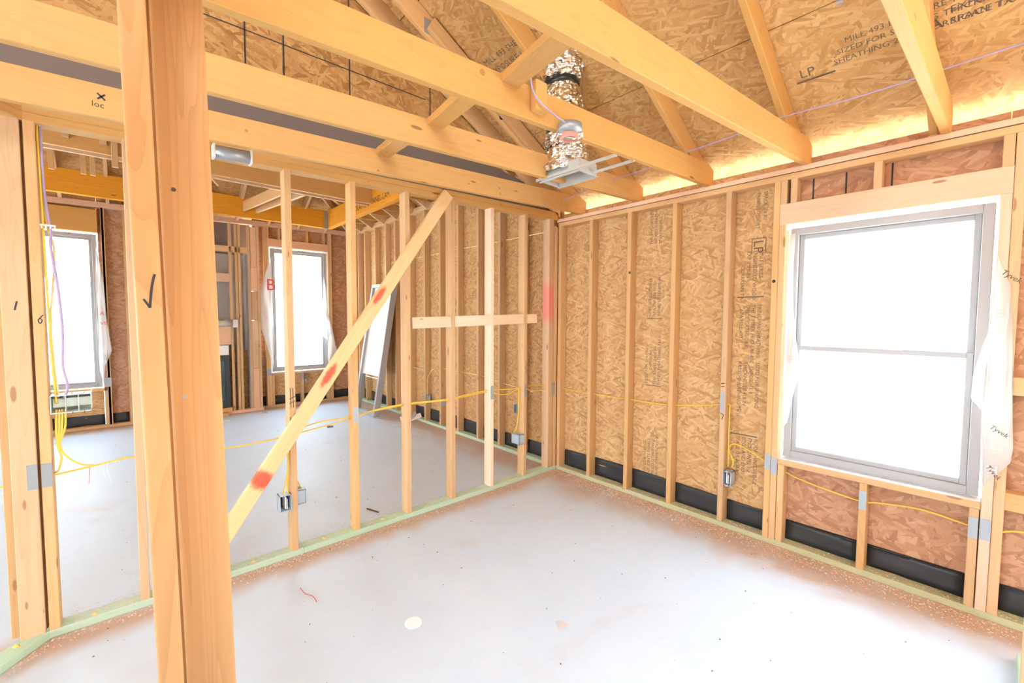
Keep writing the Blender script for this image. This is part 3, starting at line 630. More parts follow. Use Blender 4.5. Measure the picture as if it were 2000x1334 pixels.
# panel clips on the deck joint
for x in (1.66, 2.36, 1.98): boxes('panel_clip', rf, M['galv'], [((x, x+.03), (-.655, -.625), (RZ(-.64)-.014, RZ(-.64)-.002))])
def rtext(s, x, y, size, m='stamp'):
    text(rf, M[m], s, Vector((x, y, RZ(y)))+Vector((0, -.56, -1)).normalized()*.0012, (1, 0, 0), -sl*-1, size)
for i, (s, x) in enumerate((('MILL 493 EXPOSURE 1 RATED', 2.36), ('SIZED FOR SPACING THICKNESS', 2.32), ('SHEATHING 24/16 CORRIGAN TX', 2.30))): rtext(s, x, -.44+.045*i, .042)
rtext('LP', 2.14, -.34, .075); rtext('APA', 2.58, -.35, .075)
for i, s in enumerate(('RATED SHEATHING SPAN THIS MILL 493', 'SIZED FOR SPACING THICKNESS 0.418', 'EXPOSURE 1 UNLESS OTHERWISE', 'SPACE 1/8 IN')): rtext(s, 2.74, -.50+.05*i, .046)
for i, s in enumerate(('MILL 493 SHEATHING', 'EXPOSURE 1 RATED 24/16', 'CORRIGAN TX')): rtext(s, .36, -1.20+.07*i, .06)
boxes('stamp_bar', rf, M['stamp'], [((2.12, 2.30), (-.325, -.318), (RZ(-.32)-.006, RZ(-.32)-.001))])

# ------------------------------------------------------------------ great room: hip roof, beams, joists
hz = 3.20
def hip(p): return min(hz-.56*p[1], hz+.56*(p[0]-XF))
dz = Vector((0, -1, .56)).normalized()
YR = -4.2
L_ = 4.2
mesh('roof_panel', rf, M['osb_roof'], [(-5.7, .5, hz-.28), (-.065, .5, hz-.28), (-.065, YR, hz-.56*YR), (XF-YR, YR, hz-.56*YR)], [(0, 1, 2, 3)], uv=lambda c: (c.x, c.y*1.15))
mesh('roof_panel', rf, M['osb_roof'], [(-5.7, .5, hz-.28), (XF-YR, YR, hz-.56*YR), (XF-YR, YR-1.0, hz-.56*YR), (-5.7, -10, hz-.28)], [(0, 1, 2, 3)], uv=lambda c: (c.y, c.x*1.15))
mesh('roof_panel', rf, M['osb_roof'], [(XF-YR, YR, hz-.56*YR), (-.065, YR, hz-.56*YR), (-.065, YR-1, hz-.56*YR), (XF-YR, YR-1.0, hz-.56*YR)], [(0, 1, 2, 3)], uv=lambda c: (c.x, c.y*1.15))
mesh('roof_panel', rf, M['osb_roof'], [(XF-YR, YR-1, hz-.56*YR), (-.065, YR-1, hz-.56*YR), (-.065, -10, hz-.28), (-5.7, -10, hz-.28)], [(0, 1, 2, 3)], uv=lambda c: (c.x, c.y*1.15))
panel('gable_panel', wg, M['osb_roof'], (-.061, 0, 0), (0, 1, 0), (0, 0, 1), [(-5.2, 2.75), (-3.9, 2.75), (-3.9, RZ(-3.9)), (.3, RZ(.3)-.03), (.3, hz-.17), (YR, hz-.56*YR), (-5.2, hz-.56*YR)], -.010)
panel('gable_panel', wg, M['osb_roof'], (-.061, 0, 0), (0, 1, 0), (0, 0, 1), [(-8.4, 2.6), (-5.2, 2.75), (-5.2, hz-.56*YR), (-8.4, 3.75)], -.010)
board('hip_rafter', rf, M['wood'], (XF, 0, hz-.09), (XF+3.6, -3.6, hz+.56*3.6-.09), .16, T, (0, 0, 1))
for d_ in (.5, .95, 1.4, 1.85, 2.3):
    board('jack_rafter', rf, M['wood'], (XF+d_, .0, hz-.085), (XF+d_, -d_, hz+.56*d_-.085), .14, T, (0, 0, 1))
    board('jack_rafter', rf, M['wood'], (XF, -d_, hz-.085), (XF+d_, -d_, hz+.56*d_-.085), .14, T, (0, 0, 1))
for d_ in (2.75, 3.2, 3.65, 4.1, 4.55): board('rafter', rf, M['wood'], (XF+d_, .0, hz-.085), (XF+d_, -4.1, hz+.56*4.1-.085), .14, T, (0, 0, 1))
for y in (-2.9, -3.35, -3.8, -4.25): board('rafter', rf, M['wood'], (XF, y, hz-.085), (XF+4.0, y, hz+.56*4.0-.085), .14, T, (0, 0, 1))
fb = abox('beam', ce, M['lvl'], (-4.80, -4.71), (-6.5, -.602), (3.045, 3.335))
xb = abox('beam', ce, M['lvl'], (-4.80, -.10), (-.60, -.51), (3.05, 3.34))
hg = boxes('joist_hanger', ce, M['galv'], [((-4.712, -4.700), (-.66, -.602), (3.04, 3.33)), ((-4.80, -4.70), (-.66, -.602), (3.036, 3.042))])
text(xb, M['ink'], 'RIGIDLAM LVL  PANEL-LAM', (-3.75, -.6012, 3.12), (1, 0, 0), (0, 0, 1), .11, 'beam_lettering')
for x in (-2.95, -3.10): abox('ceiling_joist', ce, M['joist' if x > -3 else 'wood'], (x-T, x), (-6.0, -.602), (3.12, 3.34))
for x in (-4.45, -4.05, -3.65, -3.25, -2.85, -2.45, -2.05, -1.65, -1.25, -.85, -.45): abox('ceiling_joist', ce, M['joist'], (x, x+T), (-.508, -.002), (3.148, 3.27))
abox('strongback', ce, M['brown'], (-3.60, -3.45), (-6.0, -.62), (3.28, 3.40))
for x0, x1, y, y2 in ((-4.705, -3.2, -1.83, -1.62), (-4.705, -3.2, -1.66, -1.42)): board('ceiling_joist', ce, M['wood'], (x0, y, 3.20), (x1, y2, 3.20), .14, T, (0, 0, 1))
for y in (-3.62, -3.36, -3.28): abox('hanger_strut', ce, M['wood'], (-2.94, -2.90), (y, y+.05), (3.0 if y > -3.3 else 3.2, 3.75)); abox('hanger_strut', ce, M['wood'], (-4.3, -4.26), (y-.2, y-.15), (3.2, 3.8))
for (p, q) in (((-3.9, -1.2, 3.36), (-3.3, -.9, 3.85)), ((-3.6, -2.6, 3.36), (-3.0, -2.2, 3.9)), ((-4.2, -2.2, 3.34), (-3.9, -2.8, 3.9))): board('brace', ce, M['wood'], p, q, .089, T, (0, 0, 1))
abox('scrap_block', ce, M['wood'], (-4.9, -4.82), (-1.1, -.8), (3.10, 3.14))

# ------------------------------------------------------------------ the rest of the shell, behind the camera
wq = struct(empty('wall_rear'))
for (a, b, z0, z1) in ((-5.3, -3.2, 0, 3.3), (-3.2, .2, 0, 3.3), (.2, 2.8, 2.2, 3.3), (2.8, 5.2, 0, 3.3)): panel('sheathing_panel', wq, M['osb'], (0, -8.4, 0), (1, 0, 0), (0, 0, 1), rect(a, b, z0, z1), .011)
wx = struct(empty('wall_side'))
for (a, b, z0, z1) in ((-8.4, -4.4, 0, 3.3), (-4.4, .1, 0, 2.6), (-4.4, -.6, 2.6, 4.6)): panel('sheathing_panel', wx, M['osb'], (5.2, 0, 0), (0, 1, 0), (0, 0, 1), rect(a, b, z0, z1) if z0 < 2.6 else [(a, z0), (.1, z0), (-4.3, 5.1)], .011)

# ------------------------------------------------------------------ doorway post in the foreground, end stud on the right
po = thing('doorway_post', 'built-up post of two rough studs standing nearest the camera, pen tick on it', 'post', (1.90, -3.17, 0))
def lean_stud(X, Y, c=.0055):          # the post stands a little out of plumb
    yc, k = (Y[0]+Y[1])/2, .0148
    return board('stud', po, M['post'], ((X[0]+X[1])/2, yc+k*1.53, 0), ((X[0]+X[1])/2, yc-k*1.09, 2.62), X[1]-X[0], Y[1]-Y[0], (1, 0, 0), c)
sA = lean_stud((1.881, 1.97), (-3.2315, -3.196))
sB = lean_stud((1.828, 1.866), (-3.1845, -3.1015))
seam_light_block = lean_stud((1.788, 1.8265), (-3.229, -3.145))  # added behind the seam to block light, so the gap looks dark
stroke(sA, M['ink'], [(1.9707, -3.2060, 1.607), (1.9707, -3.2100, 1.588), (1.9707, -3.2130, 1.562), (1.9707, -3.2140, 1.549)], (1, 0, 0), .0035); stroke(sA, M['ink'], [(1.9707, -3.2140, 1.549), (1.9707, -3.2180, 1.557), (1.9707, -3.2220, 1.564)], (1, 0, 0), .0032)
disc(sB, M['knot'], (1.8665, -3.168, 1.78), (1, 0, 0), .004); disc(sB, M['galv'], (1.8665, -3.163, 1.375), (1, 0, 0), .004, 'nail_head')
wn_ = struct(empty('wall_near'))
abox('stud', wn_, M['wood'], (3.068, 3.157), (-.60, -.562), (0.038, 2.40)); abox('bottom_plate', wn_, M['treated'], (3.068, 3.157), (-2.2, -.30), (0, .038))

# ------------------------------------------------------------------ brace and backing board nailed to the partition
redB = wood('brace_red', (0.88, .63, .33), (.70, .43, .18), knots=.12, spots=[((0, .02, .64), (.10, .2, .075), RED), ((-.01, .02, 1.36), (.035, .2, .12), RED), ((-.02, .02, 2.0), (.03, .2, .11), RED)])
br = board('brace_board', None, redB, (.0215, -3.02, .03), (.0215, -1.315, 2.505), .089, T, (0, 1, 0))
tag(br, 'long diagonal brace board with red spray paint, nailed across the partition studs', 'brace')
for a, b in ((-1.618, -1.2705), (-1.2295, -.8635), (-.8225, -.4575), (-.4165, -.285)):
    za, zb_ = 1.495+(a+1.6)*.030, 1.495+(b+1.6)*.030
    board('backing_board', wp, M['pale'], (-.021, a, za), (-.021, b, zb_), .088, .034, (0, 0, 1))

# ------------------------------------------------------------------ electrical boxes
def ebox(label, f, w, h, d, flip=False, wires=True, name='electrical_box'):
    """open single-gang box; f maps (across, depth, up) from the opening centre to the world"""
    e = thing(name, label, 'electrical box', f(0, 0, -h/2), 'electrical boxes on the framing')
    t = .003
    def part(nm, m, lst):
        vs, fs = [], []
        for A, B, C in lst:
            k = len(vs); vs += [f(a, b, c) for c in C for b in B for a in A]
            fs += [(k, k+2, k+3, k+1), (k+4, k+5, k+7, k+6), (k, k+1, k+5, k+4), (k+2, k+6, k+7, k+3), (k, k+4, k+6, k+2), (k+1, k+3, k+7, k+5)]
        o = mesh(nm, e, m, vs, fs); bm = bmesh.new(); bm.from_mesh(o.data); bmesh.ops.recalc_face_normals(bm, faces=bm.faces); bm.to_mesh(o.data); bm.free(); return o
    a, b = w/2, h/2
    part('box_body', M['plastic'], [((-a, -a+t), (0, d), (-b, b)), ((a-t, a), (0, d), (-b, b)), ((-a, a), (0, d), (-b, -b+t)), ((-a, a), (0, d), (b-t, b)), ((-a, a), (d-t, d), (-b, b))])
    part('mounting_ear', M['plastic'], [((-.008, .008), (0, .006), (b, b+.008))]); part('mounting_ear', M['plastic'], [((-.008, .008), (0, .006), (-b-.008, -b))])
    part('hollow_shade_sheet', M['dark'], [((-a+t, a-t), (d-t-.001, d-t), (-b+t, b-t))])  # near-black sheet on the box back, the hollow's shade put into its colour
    if wires: part('folded_wire', M['white'], [((-.004, .002), (.004, d-.01), (-b*.7, b*.8)), ((.006, .011), (.006, d-.01), (-b*.8, b*.5))])
    return e
e1 = ebox('blue-grey electrical box with folded wires on the fourth right-wall stud left of the large window', lambda a, b, c: (1.680+a, -.012+b, .375+c), .056, .098, .075)
e2 = ebox('blue-grey electrical box on the braced partition stud, under the red paint patch', lambda a, b, c: (.012-b, -2.523+a, .365+c), .066, .10, .075)
e3 = ebox('pale electrical box right of the braced partition stud, its back to the room', lambda a, b, c: (-.105+b, -2.415-a, .36+c), .056, .09, .06, wires=False)
e4 = ebox('blue-grey electrical box low on the partition stud nearest the corner, its back to the room', lambda a, b, c: (-.10+b*1.6, -.485-a, .395+c), .070, .095, .065, wires=False)
e5 = ebox('small grey electrical box low on a back-room stud, above the black strip', lambda a, b, c: (-2.55+a, -.01+b, .36+c), .10, .11, .06, wires=False)
e6 = ebox('small grey electrical box seen between two partition studs, left of the low corner box', lambda a, b, c: (-.62+a, .0+b, .52+c), .05, .10, .06, wires=False)
e7 = ebox('small black electrical box beside the stud under the far room window', lambda a, b, c: (XF+.01-b, -.865+a, .42+c), .05, .09, .06)
e8 = ebox('dark flat electrical box beside the low box by the leaning window', lambda a, b, c: (-2.16+a, .0+b, .36+c), .05, .10, .06, wires=False)
# three-gang plaster ring with cables through it
rg = thing('three_gang_box', 'pale grey-green three-gang switch box with yellow and purple cables on the end stud', 'electrical box', (.0, -3.445, 1.08))
boxes('box_shell', rg, M['ringplastic'], [((-.07, .012), (-3.515, -3.512), (1.075, 1.16)), ((-.07, .012), (-3.378, -3.375), (1.085, 1.168)), ((-.07, .012), (-3.512, -3.378), (1.158, 1.162)), ((-.07, .012), (-3.512, -3.378), (1.075, 1.079)), ((-.07, -.066), (-3.512, -3.378), (1.079, 1.158))])
for k, y in enumerate((-3.508, -3.464, -3.420)): boxes('gang_plate', rg, M['ringplastic'], [((-.03, -.024), (y, y+.041), (1.100, 1.142))])
for y in (-3.466, -3.422): boxes('divider', rg, M['ringplastic'], [((-.06, .0), (y, y+.0025), (1.079, 1.158))])
for y in (-3.44, -3.40): tube('screw', rg, M['steel'], [(.012, y, 1.166), (.03, y, 1.172)], .0015, curved=False); tube('screw', rg, M['steel'], [(.012, y, 1.078), (.03, y, 1.074)], .0015, curved=False)
# round low-voltage bracket on the third joist, small box under the first joist
lv = thing('fixture_box', 'round metal ceiling box stuffed with pink and purple wire under the third joist', 'electrical box', (1.515, -1.60, 2.40))
tube('box_ring', lv, M['galv'], [(1.513, -1.60, 2.475), (1.513, -1.60, 2.435)], .062, curved=False, sides=20)
for k in range(4): tube('coiled_wire', lv, M['copper'], [(1.513+.04*math.cos(a+k), -1.60+.04*math.sin(a+k), 2.428-.006*k) for a in [j*.7 for j in range(10)]], .004)
tube('stuffed_foil', lv, M['foil'], [(1.48, -1.65, 2.432), (1.513, -1.60, 2.424), (1.55, -1.55, 2.432)], .022)
cb = thing('ceiling_box', 'pale metal box under the first joist, right of the foreground post', 'electrical box', (.18, -2.79, 2.37))
tube('box_can', cb, M['galv'], [(.15, -2.86, 2.405), (.15, -2.70, 2.412)], .035, curved=False, sides=18); boxes('box_bracket', cb, M['white'], [((.12, .18), (-2.87, -2.86), (2.37, 2.44))]); boxes('box_bracket', cb, M['white'], [((.12, .18), (-2.70, -2.69), (2.375, 2.445))])

# ------------------------------------------------------------------ cables
def cable(name, label, pts, m, r=.0045): return tag(tube(name, None, M[m], pts, r), label, 'cable')
cable('yellow_cable', 'yellow cable strung along the window wall from the corner, at hip height', [(-.03, .045, .835), (.06, .048, .826), (.387, .05, .824), (.809, .05, .826), (1.10, .05, .83), (1.25, .05, .842), (1.45, .05, .87), (1.60, .05, .90), (1.66, .05, .905), (1.664, .045, .85), (1.666, .04, .6), (1.670, .035, .45)], 'yellow')
cable('yellow_cable', 'yellow cable looping from the window-side box under the large window', [(1.695, .04, .45), (1.70, .045, .50), (1.672, .05, .555), (1.674, .05, .605), (1.72, .05, .625), (1.80, .05, .60), (1.92, .05, .545), (2.0, .05, .52), (2.10, .045, .487), (2.23, .045, .462), (2.44, .045, .437), (2.52, .045, .452), (2.70, .045, .475), (2.89, .045, .453), (2.97, .045, .44), (3.06, .05, .48), (3.3, .05, .51)], 'yellow')
cable('yellow_cable', 'yellow cable threaded through the partition studs, upper strand', [(-.045, -3.70, .755), (-.045, -3.54, .77), (-.045, -3.40, .785), (-.045, -3.21, .80), (-.045, -2.83, .765), (-.045, -2.53, .775), (-.045, -2.30, .80), (-.045, -2.07, .83), (-.045, -1.90, .865), (-.045, -1.66, .878), (-.045, -1.45, .872), (-.045, -1.25, .868), (-.045, -1.05, .885), (-.045, -.85, .895), (-.045, -.70, .885), (-.045, -.45, .872), (-.045, -.30, .885), (-.045, -.10, .86), (.0, -.02, .84)], 'yellow')
cable('yellow_cable', 'yellow cable threaded through the partition studs, lower sagging strand', [(-.05, -2.47, .55), (-.05, -2.455, .72), (-.05, -2.42, .80), (-.05, -2.30, .835), (-.05, -2.07, .842), (-.05, -1.90, .858), (-.05, -1.66, .868), (-.05, -1.40, .862), (-.05, -1.25, .858), (-.05, -1.05, .87), (-.05, -.85, .878), (-.05, -.72, .84), (-.05, -.60, .835), (-.05, -.45, .87), (-.05, -.30, .83), (-.05, -.10, .82)], 'yellow')
for k, (y, lab) in enumerate(((-2.515, 'left'), (-2.50, 'right'))): cable('yellow_cable', f'yellow cable dropping to the {lab} of the box by the braced stud', [(-.02, -2.494, .76), (-.018, -2.496, .60), (-.015, y-.005, .47), (-.02, y-.015*(1-k), .415)], 'yellow')
for k, y in enumerate((-2.43, -2.405)): cable('yellow_cable', ('left' if k == 0 else 'right')+' yellow cable into the pale box behind the braced stud', [(-.05, -2.452, .60), (-.06, -2.445, .50), (-.085, y, .405)], 'yellow')
for k, y in enumerate((-.51, -.48)): cable('yellow_cable', ('left' if k == 0 else 'right')+' yellow cable dropping to the low corner box', [(-.06, -.468+.008*k, .87), (-.065, -.465+.008*k, .65), (-.075, -.475+.005*k, .52), (-.085, y, .44)], 'yellow')
cable('yellow_cable', 'yellow cable rising from the box by the leaning window', [(-2.55, .03, .42), (-2.56, .03, .62), (-2.48, .04, .76), (-2.40, .045, .80)], 'paleyellow')
cable('yellow_cable', 'pale cable along the back-room studs behind the partition', [(-3.3, .045, .80), (-3.0, .045, .775), (-2.6, .045, .77)], 'paleyellow')
cable('yellow_cable', 'pale cable behind the backing board, right of the box by the leaning window', [(-2.15, .045, .83), (-1.8, .045, .825), (-1.34, .045, .82), (-.95, .045, .78), (-.65, .045, .755), (-.52, .045, .77), (-.44, .02, .76), (-.30, -.05, .76)], 'paleyellow')
Y0 = -3.512
cable('yellow_cable', 'yellow cable running down the end stud into the three-gang box', [(-.02, -3.513, 2.40), (-.02, -3.510, 2.05), (-.01, -3.508, 1.85), (-.01, -3.505, 1.55), (-.01, -3.503, 1.35), (-.01, -3.498, 1.20), (-.02, -3.495, 1.12)], 'yellow')
cable('yellow_cable', 'second yellow cable beside it, crossing in front of the end stud window', [(-.03, -3.507, 2.40), (-.03, -3.503, 2.0), (-.03, -3.478, 1.85), (-.03, -3.488, 1.68), (-.02, -3.501, 1.50), (-.02, -3.496, 1.30), (-.02, -3.488, 1.15)], 'paleyellow')
cable('purple_cable', 'purple cable hanging beside the end stud into the three-gang box', [(-.02, -3.503, 2.40), (-.02, -3.500, 2.10), (-.01, -3.484, 1.93), (-.01, -3.488, 1.86), (-.01, -3.470, 1.65), (-.01, -3.463, 1.45), (-.01, -3.468, 1.30), (-.01, -3.455, 1.20), (-.02, -3.472, 1.14)], 'purple', .0055)
for k in range(4):
    y = -3.497+.010*k
    cable('yellow_cable', ('first', 'second', 'third', 'fourth')[k]+' yellow cable from the left below the three-gang box', [(-.02, y, 1.09), (-.012, y-.004, 1.0), (-.012, -3.499+.003*k, .93)] + ([(-.012, -3.495, .90), (-.012, -3.488, .86), (-.02, -3.50, .80), (-.045, -3.515, .785)] if k < 2 else [(-.012, -3.48, .88), (-.02, -3.455, .84), (-.035, -3.42, .805), (-.045, -3.38, .792)]), 'yellow', .004)
sp_ = thing('cable_stacker', 'white plastic cable clip holding the cables to the end stud', 'cable clip', (-.01, -3.50, 1.94))
boxes('clip_bar', sp_, M['white'], [((-.015, .0), (-3.518, -3.468), (1.950, 1.956))])
for k in range(4): boxes('clip_tooth', sp_, M['white'], [((-.015, .0), (-3.515+.014*k, -3.511+.014*k), (1.937, 1.950))])
for k, (y, z) in enumerate(((-3.395, .70), (-3.375, .69), (-3.345, .72), (-3.33, .69))):
    tag(tube('loose_wire', None, M['copper'] if k == 0 else M['white'], [(-.045, y, .79), (-.045, y-.002, .75), (-.045, y+.006*(k-1), z)], .0018 if k == 0 else .001), ('pink', 'first white', 'second white', 'third white')[k]+' loose wire hanging from the cable behind the foreground post', 'wire')
cable('purple_cable', 'purple cable strung under the rafters from the right edge', [(3.35, -.33, 2.73), (2.97, -.35, 2.717), (2.70, -.355, 2.706), (2.40, -.37, 2.692), (2.07, -.37, 2.704), (1.75, -.38, 2.672), (1.43, -.38, 2.655), (1.15, -.38, 2.62), (.85, -.38, 2.615), (.55, -.36, 2.58), (.36, -.33, 2.575)], 'purple', .004)
cable('purple_cable', 'purple cable hanging in a loop over the third joist', [(1.50, -1.80, 2.69), (1.545, -1.835, 2.647), (1.545, -1.885, 2.608), (1.545, -1.894, 2.562), (1.545, -1.862, 2.507), (1.545, -1.752, 2.471), (1.53, -1.62, 2.463)], 'purple', .004)

# ------------------------------------------------------------------ foil air duct, boot and hanger rails
du = thing('air_duct', 'crumpled foil air duct with black tape bands coming down to a ceiling boot', 'duct', (1.01, -1.02, 2.47))
def ringed(z0, z1, rf_, cx0, cx1, cy0, cy1, name, m, seed):
    random.seed(seed); n, k = 28, 22; vs, fs = [], []
    for i in range(n+1):
        t = i/n; z = z0+(z1-z0)*t
        for s in range(k):
            a = 2*PI*s/k; r = rf_(t)*(1+random.uniform(-.045, .045))
            vs.append((cx0+(cx1-cx0)*t+r*math.cos(a), cy0+(cy1-cy0)*t+r*math.sin(a), z+random.uniform(-.004, .004)))
    for i in range(n):
        for s in range(k): a = i*k+s; b = i*k+(s+1) % k; fs.append((a, b, b+k, a+k))
    return mesh(name, du, m, vs, fs)
bul = lambda lo, hi, p: (lambda t: lo+(hi-lo)*abs(math.sin(PI*t*p))**.7)
ringed(2.50, 2.66, lambda t: .155-.02*t+.014*math.sin(9*t), .965, .94, -1.0, -.97, 'duct_section', M['foil'], 1)
ringed(2.66, 2.79, bul(.10, .145, 1), .94, .915, -.97, -.97, 'duct_section', M['foil'], 2)
ringed(2.79, 3.12, bul(.105, .150, 1), .915, .895, -.97, -.97, 'duct_section', M['foil'], 3)
ringed(3.12, 3.36, bul(.105, .155, 1), .895, .90, -.97, -.97, 'duct_section', M['foil'], 4)
ringed(3.36, 4.0, lambda t: .125+.004*math.sin(160*t), .89, .80, -.97, -.95, 'flexible_duct', M['galv'], 5)
for z, cx_, cy_, h in ((2.775, .917, -.97, .045), (3.115, .895, -.97, .06), (3.345, .895, -.97, .05)): tube('tape_band', du, M['strap'], [(cx_+.002, cy_, z-h/2), (cx_, cy_, z+h/2)], .122, curved=False, sides=24)
boxes('boot', du, M['bright'], [((.84, .846), (-1.10, -.93), (2.455, 2.53)), ((1.16, 1.166), (-1.10, -.93), (2.455, 2.53)), ((.84, 1.166), (-1.106, -1.10), (2.455, 2.53)), ((.84, 1.166), (-.93, -.924), (2.455, 2.53)), ((.84, .94), (-1.10, -.93), (2.53, 2.536)), ((1.08, 1.166), (-1.10, -.93), (2.53, 2.536)), ((.83, 1.176), (-1.116, -1.10), (2.452, 2.456)), ((.83, 1.176), (-.93, -.914), (2.452, 2.456))])
boxes('hanger_rail', du, M['bright'], [((.80, 1.452), (-1.118, -1.108), (2.465, 2.482))]); boxes('hanger_rail', du, M['bright'], [((1.16, 1.47), (-.97, -.96), (2.465, 2.480))])

# ------------------------------------------------------------------ torn house-wrap flaps in the window openings
def flap(name, label, outline, f, marks=(), wav=.012, seed=3):
    """sheet filling an outline (a, z); f(a, bulge, z) puts it in the world; edges flutter"""
    e = thing(name, label, 'house wrap', f(outline[0][0], 0, min(z for _, z in outline)), 'torn house-wrap flaps')
    bm = bmesh.new(); vs = [bm.verts.new((a, 0, z)) for a, z in outline]; fc = bm.faces.new(vs)
    bmesh.ops.triangulate(bm, faces=[fc]); bmesh.ops.subdivide_edges(bm, edges=bm.edges[:], cuts=3, use_grid_fill=True)
    bmesh.ops.triangulate(bm, faces=bm.faces[:])
    a0 = sum(a for a, z in outline)/len(outline)
    for v in bm.verts: v.co = f(v.co.x, wav*math.sin(v.co.z*9+seed)+wav*.7*math.sin(v.co.x*31+v.co.z*4), v.co.z)
    me = bpy.data.meshes.new('wrap_sheet'); bm.to_mesh(me); bm.free()
    o = link('wrap_sheet', me, M['wrap'], e)
    for p in me.polygons: p.use_smooth = True
    md = o.modifiers.new('thick', 'SOLIDIFY'); md.thickness = .0008; md.offset = 0
    for (s, a, z, size, m, rot) in marks:
        ux = Vector(f(a+math.cos(rot)*.1, 0, z+math.sin(rot)*.1))-Vector(f(a, 0, z)); uy = Vector(f(a-math.sin(rot)*.1, 0, z+math.cos(rot)*.1))-Vector(f(a, 0, z))
        text(o, M[m], s, Vector(f(a, wav*1.75+.003, z)), ux, uy, size, 'printed_letter')
    return e
fR = lambda a, b, z: (a, -.022-b, z)
flap('house_wrap_flap', 'white torn house-wrap flap on the right jamb of the large window', [(2.932, 1.86), (2.95, 1.80), (2.981, 1.712), (2.998, 1.50), (3.006, 1.301), (3.016, 1.05), (3.024, .90), (3.018, .834), (2.982, .775), (2.955, .735), (2.930, .691), (2.918, .85), (2.912, 1.08), (2.89, 1.11), (2.872, 1.135), (2.874, 1.249), (2.90, 1.40), (2.917, 1.473), (2.924, 1.70)], fR,
     [('Tyvek', 2.945, 1.765, .034, 'ink', -.7), ('Tyvek', 2.94, 1.00, .03, 'ink', -.6), ('Tyvek', 2.935, .80, .03, 'ink', -.9), ('B', 2.935, 1.55, .06, 'pinkink', 0), ('E', 2.94, .86, .06, 'pinkink', 0), ('H', 2.937, .77, .06, 'pinkink', 0)])
flap('house_wrap_flap', 'thin white house-wrap strip down the left jamb of the large window', [(2.012, 2.09), (2.045, 2.10), (2.04, 1.9), (2.05, 1.6), (2.07, 1.40), (2.10, 1.2), (2.06, 1.0), (2.04, .85), (2.012, .80), (2.004, 1.2), (2.004, 1.8)], lambda a, b, z: (a, .035-b, z),
     [('H', 2.02, 1.36, .06, 'pinkink', 0), ('B', 2.03, 1.25, .07, 'pinkink', 0)], .006, 5)
fF = lambda a, b, z: (XF+.045+b, a, z)
flap('house_wrap_flap', 'grey torn house-wrap flap with a red letter B, left jamb of the far room window', [(-1.374, 2.55), (-1.41, 2.42), (-1.456, 2.29), (-1.55, 1.98), (-1.617, 1.762), (-1.595, 1.62), (-1.587, 1.486), (-1.555, 1.35), (-1.52, 1.22), (-1.46, 1.02), (-1.412, .843), (-1.37, .65), (-1.362, 1.2), (-1.365, 2.0)], fF, [('B', -1.475, 1.98, .27, 'redink', 0)], .02)
flap('house_wrap_flap', 'white torn house-wrap flap on the right jamb of the far room window', [(-.522, 2.269), (-.49, 1.95), (-.461, 1.627), (-.40, 1.30), (-.352, 1.064), (-.308, .921), (-.38, .78), (-.469, .63), (-.478, .9), (-.49, 1.12), (-.594, 1.211), (-.59, 1.6), (-.56, 2.0)], fF, [('E', -.47, 1.20, .09, 'pinkink', 0)], .02)
flap('house_wrap_flap', 'white torn house-wrap flap on the window behind the end stud', [(-3.482, 2.47), (-3.45, 2.2), (-3.423, 1.935), (-3.412, 1.519), (-3.39, 1.25), (-3.37, 1.063), (-3.41, .95), (-3.449, .857), (-3.463, .6), (-3.50, .8), (-3.51, 1.4), (-3.50, 2.1)], fF, [('VE', -3.475, 1.42, .06, 'redink', 0), ('A', -3.475, 1.55, .07, 'redink', 0)], .015)

# ------------------------------------------------------------------ spare window unit leaning against the back-room wall
sw = thing('leaning_window', 'tall spare window unit leaning against the studs of the back room', 'window', (-3.70, -.38, 0))
Bv, Uv = Vector((-4.10, -.40, 0)), Vector((.01, .335, 2.06)).normalized(); Rv = Vector((.84, .02, 0)).normalized(); Nv = Rv.cross(Uv)
hW, hH = .72, 2.10
def sbox(nm, A, B, C, m, par=sw, c=.004):
    p = Bv+Rv*((A[0]+A[1])/2)+Nv*((C[0]+C[1])/2)
    return board(nm, par, m, p+Uv*B[0], p+Uv*B[1], A[1]-A[0], C[1]-C[0], Rv, c)
sbox('frame_stile', (0, .045), (0, hH), (-.05, .05), M['vinyl']); sbox('frame_stile', (hW-.045, hW), (0, hH), (-.05, .05), M['vinyl'])
for b in (0, hH-.05): sbox('frame_rail', (.045, hW-.045), (b, b+.05), (-.05, .05), M['vinyl'])
sbox('pane', (.045, hW-.045), (.05, hH-.05), (-.003, .003), M['glass'], c=0)
sbox('white_sheet', (.046, hW-.046), (.62, hH-.052), (.006, .009), plain('plain_white', (.93, .94, .94), .25), c=0)  # plain white sheet covering the upper part of the pane

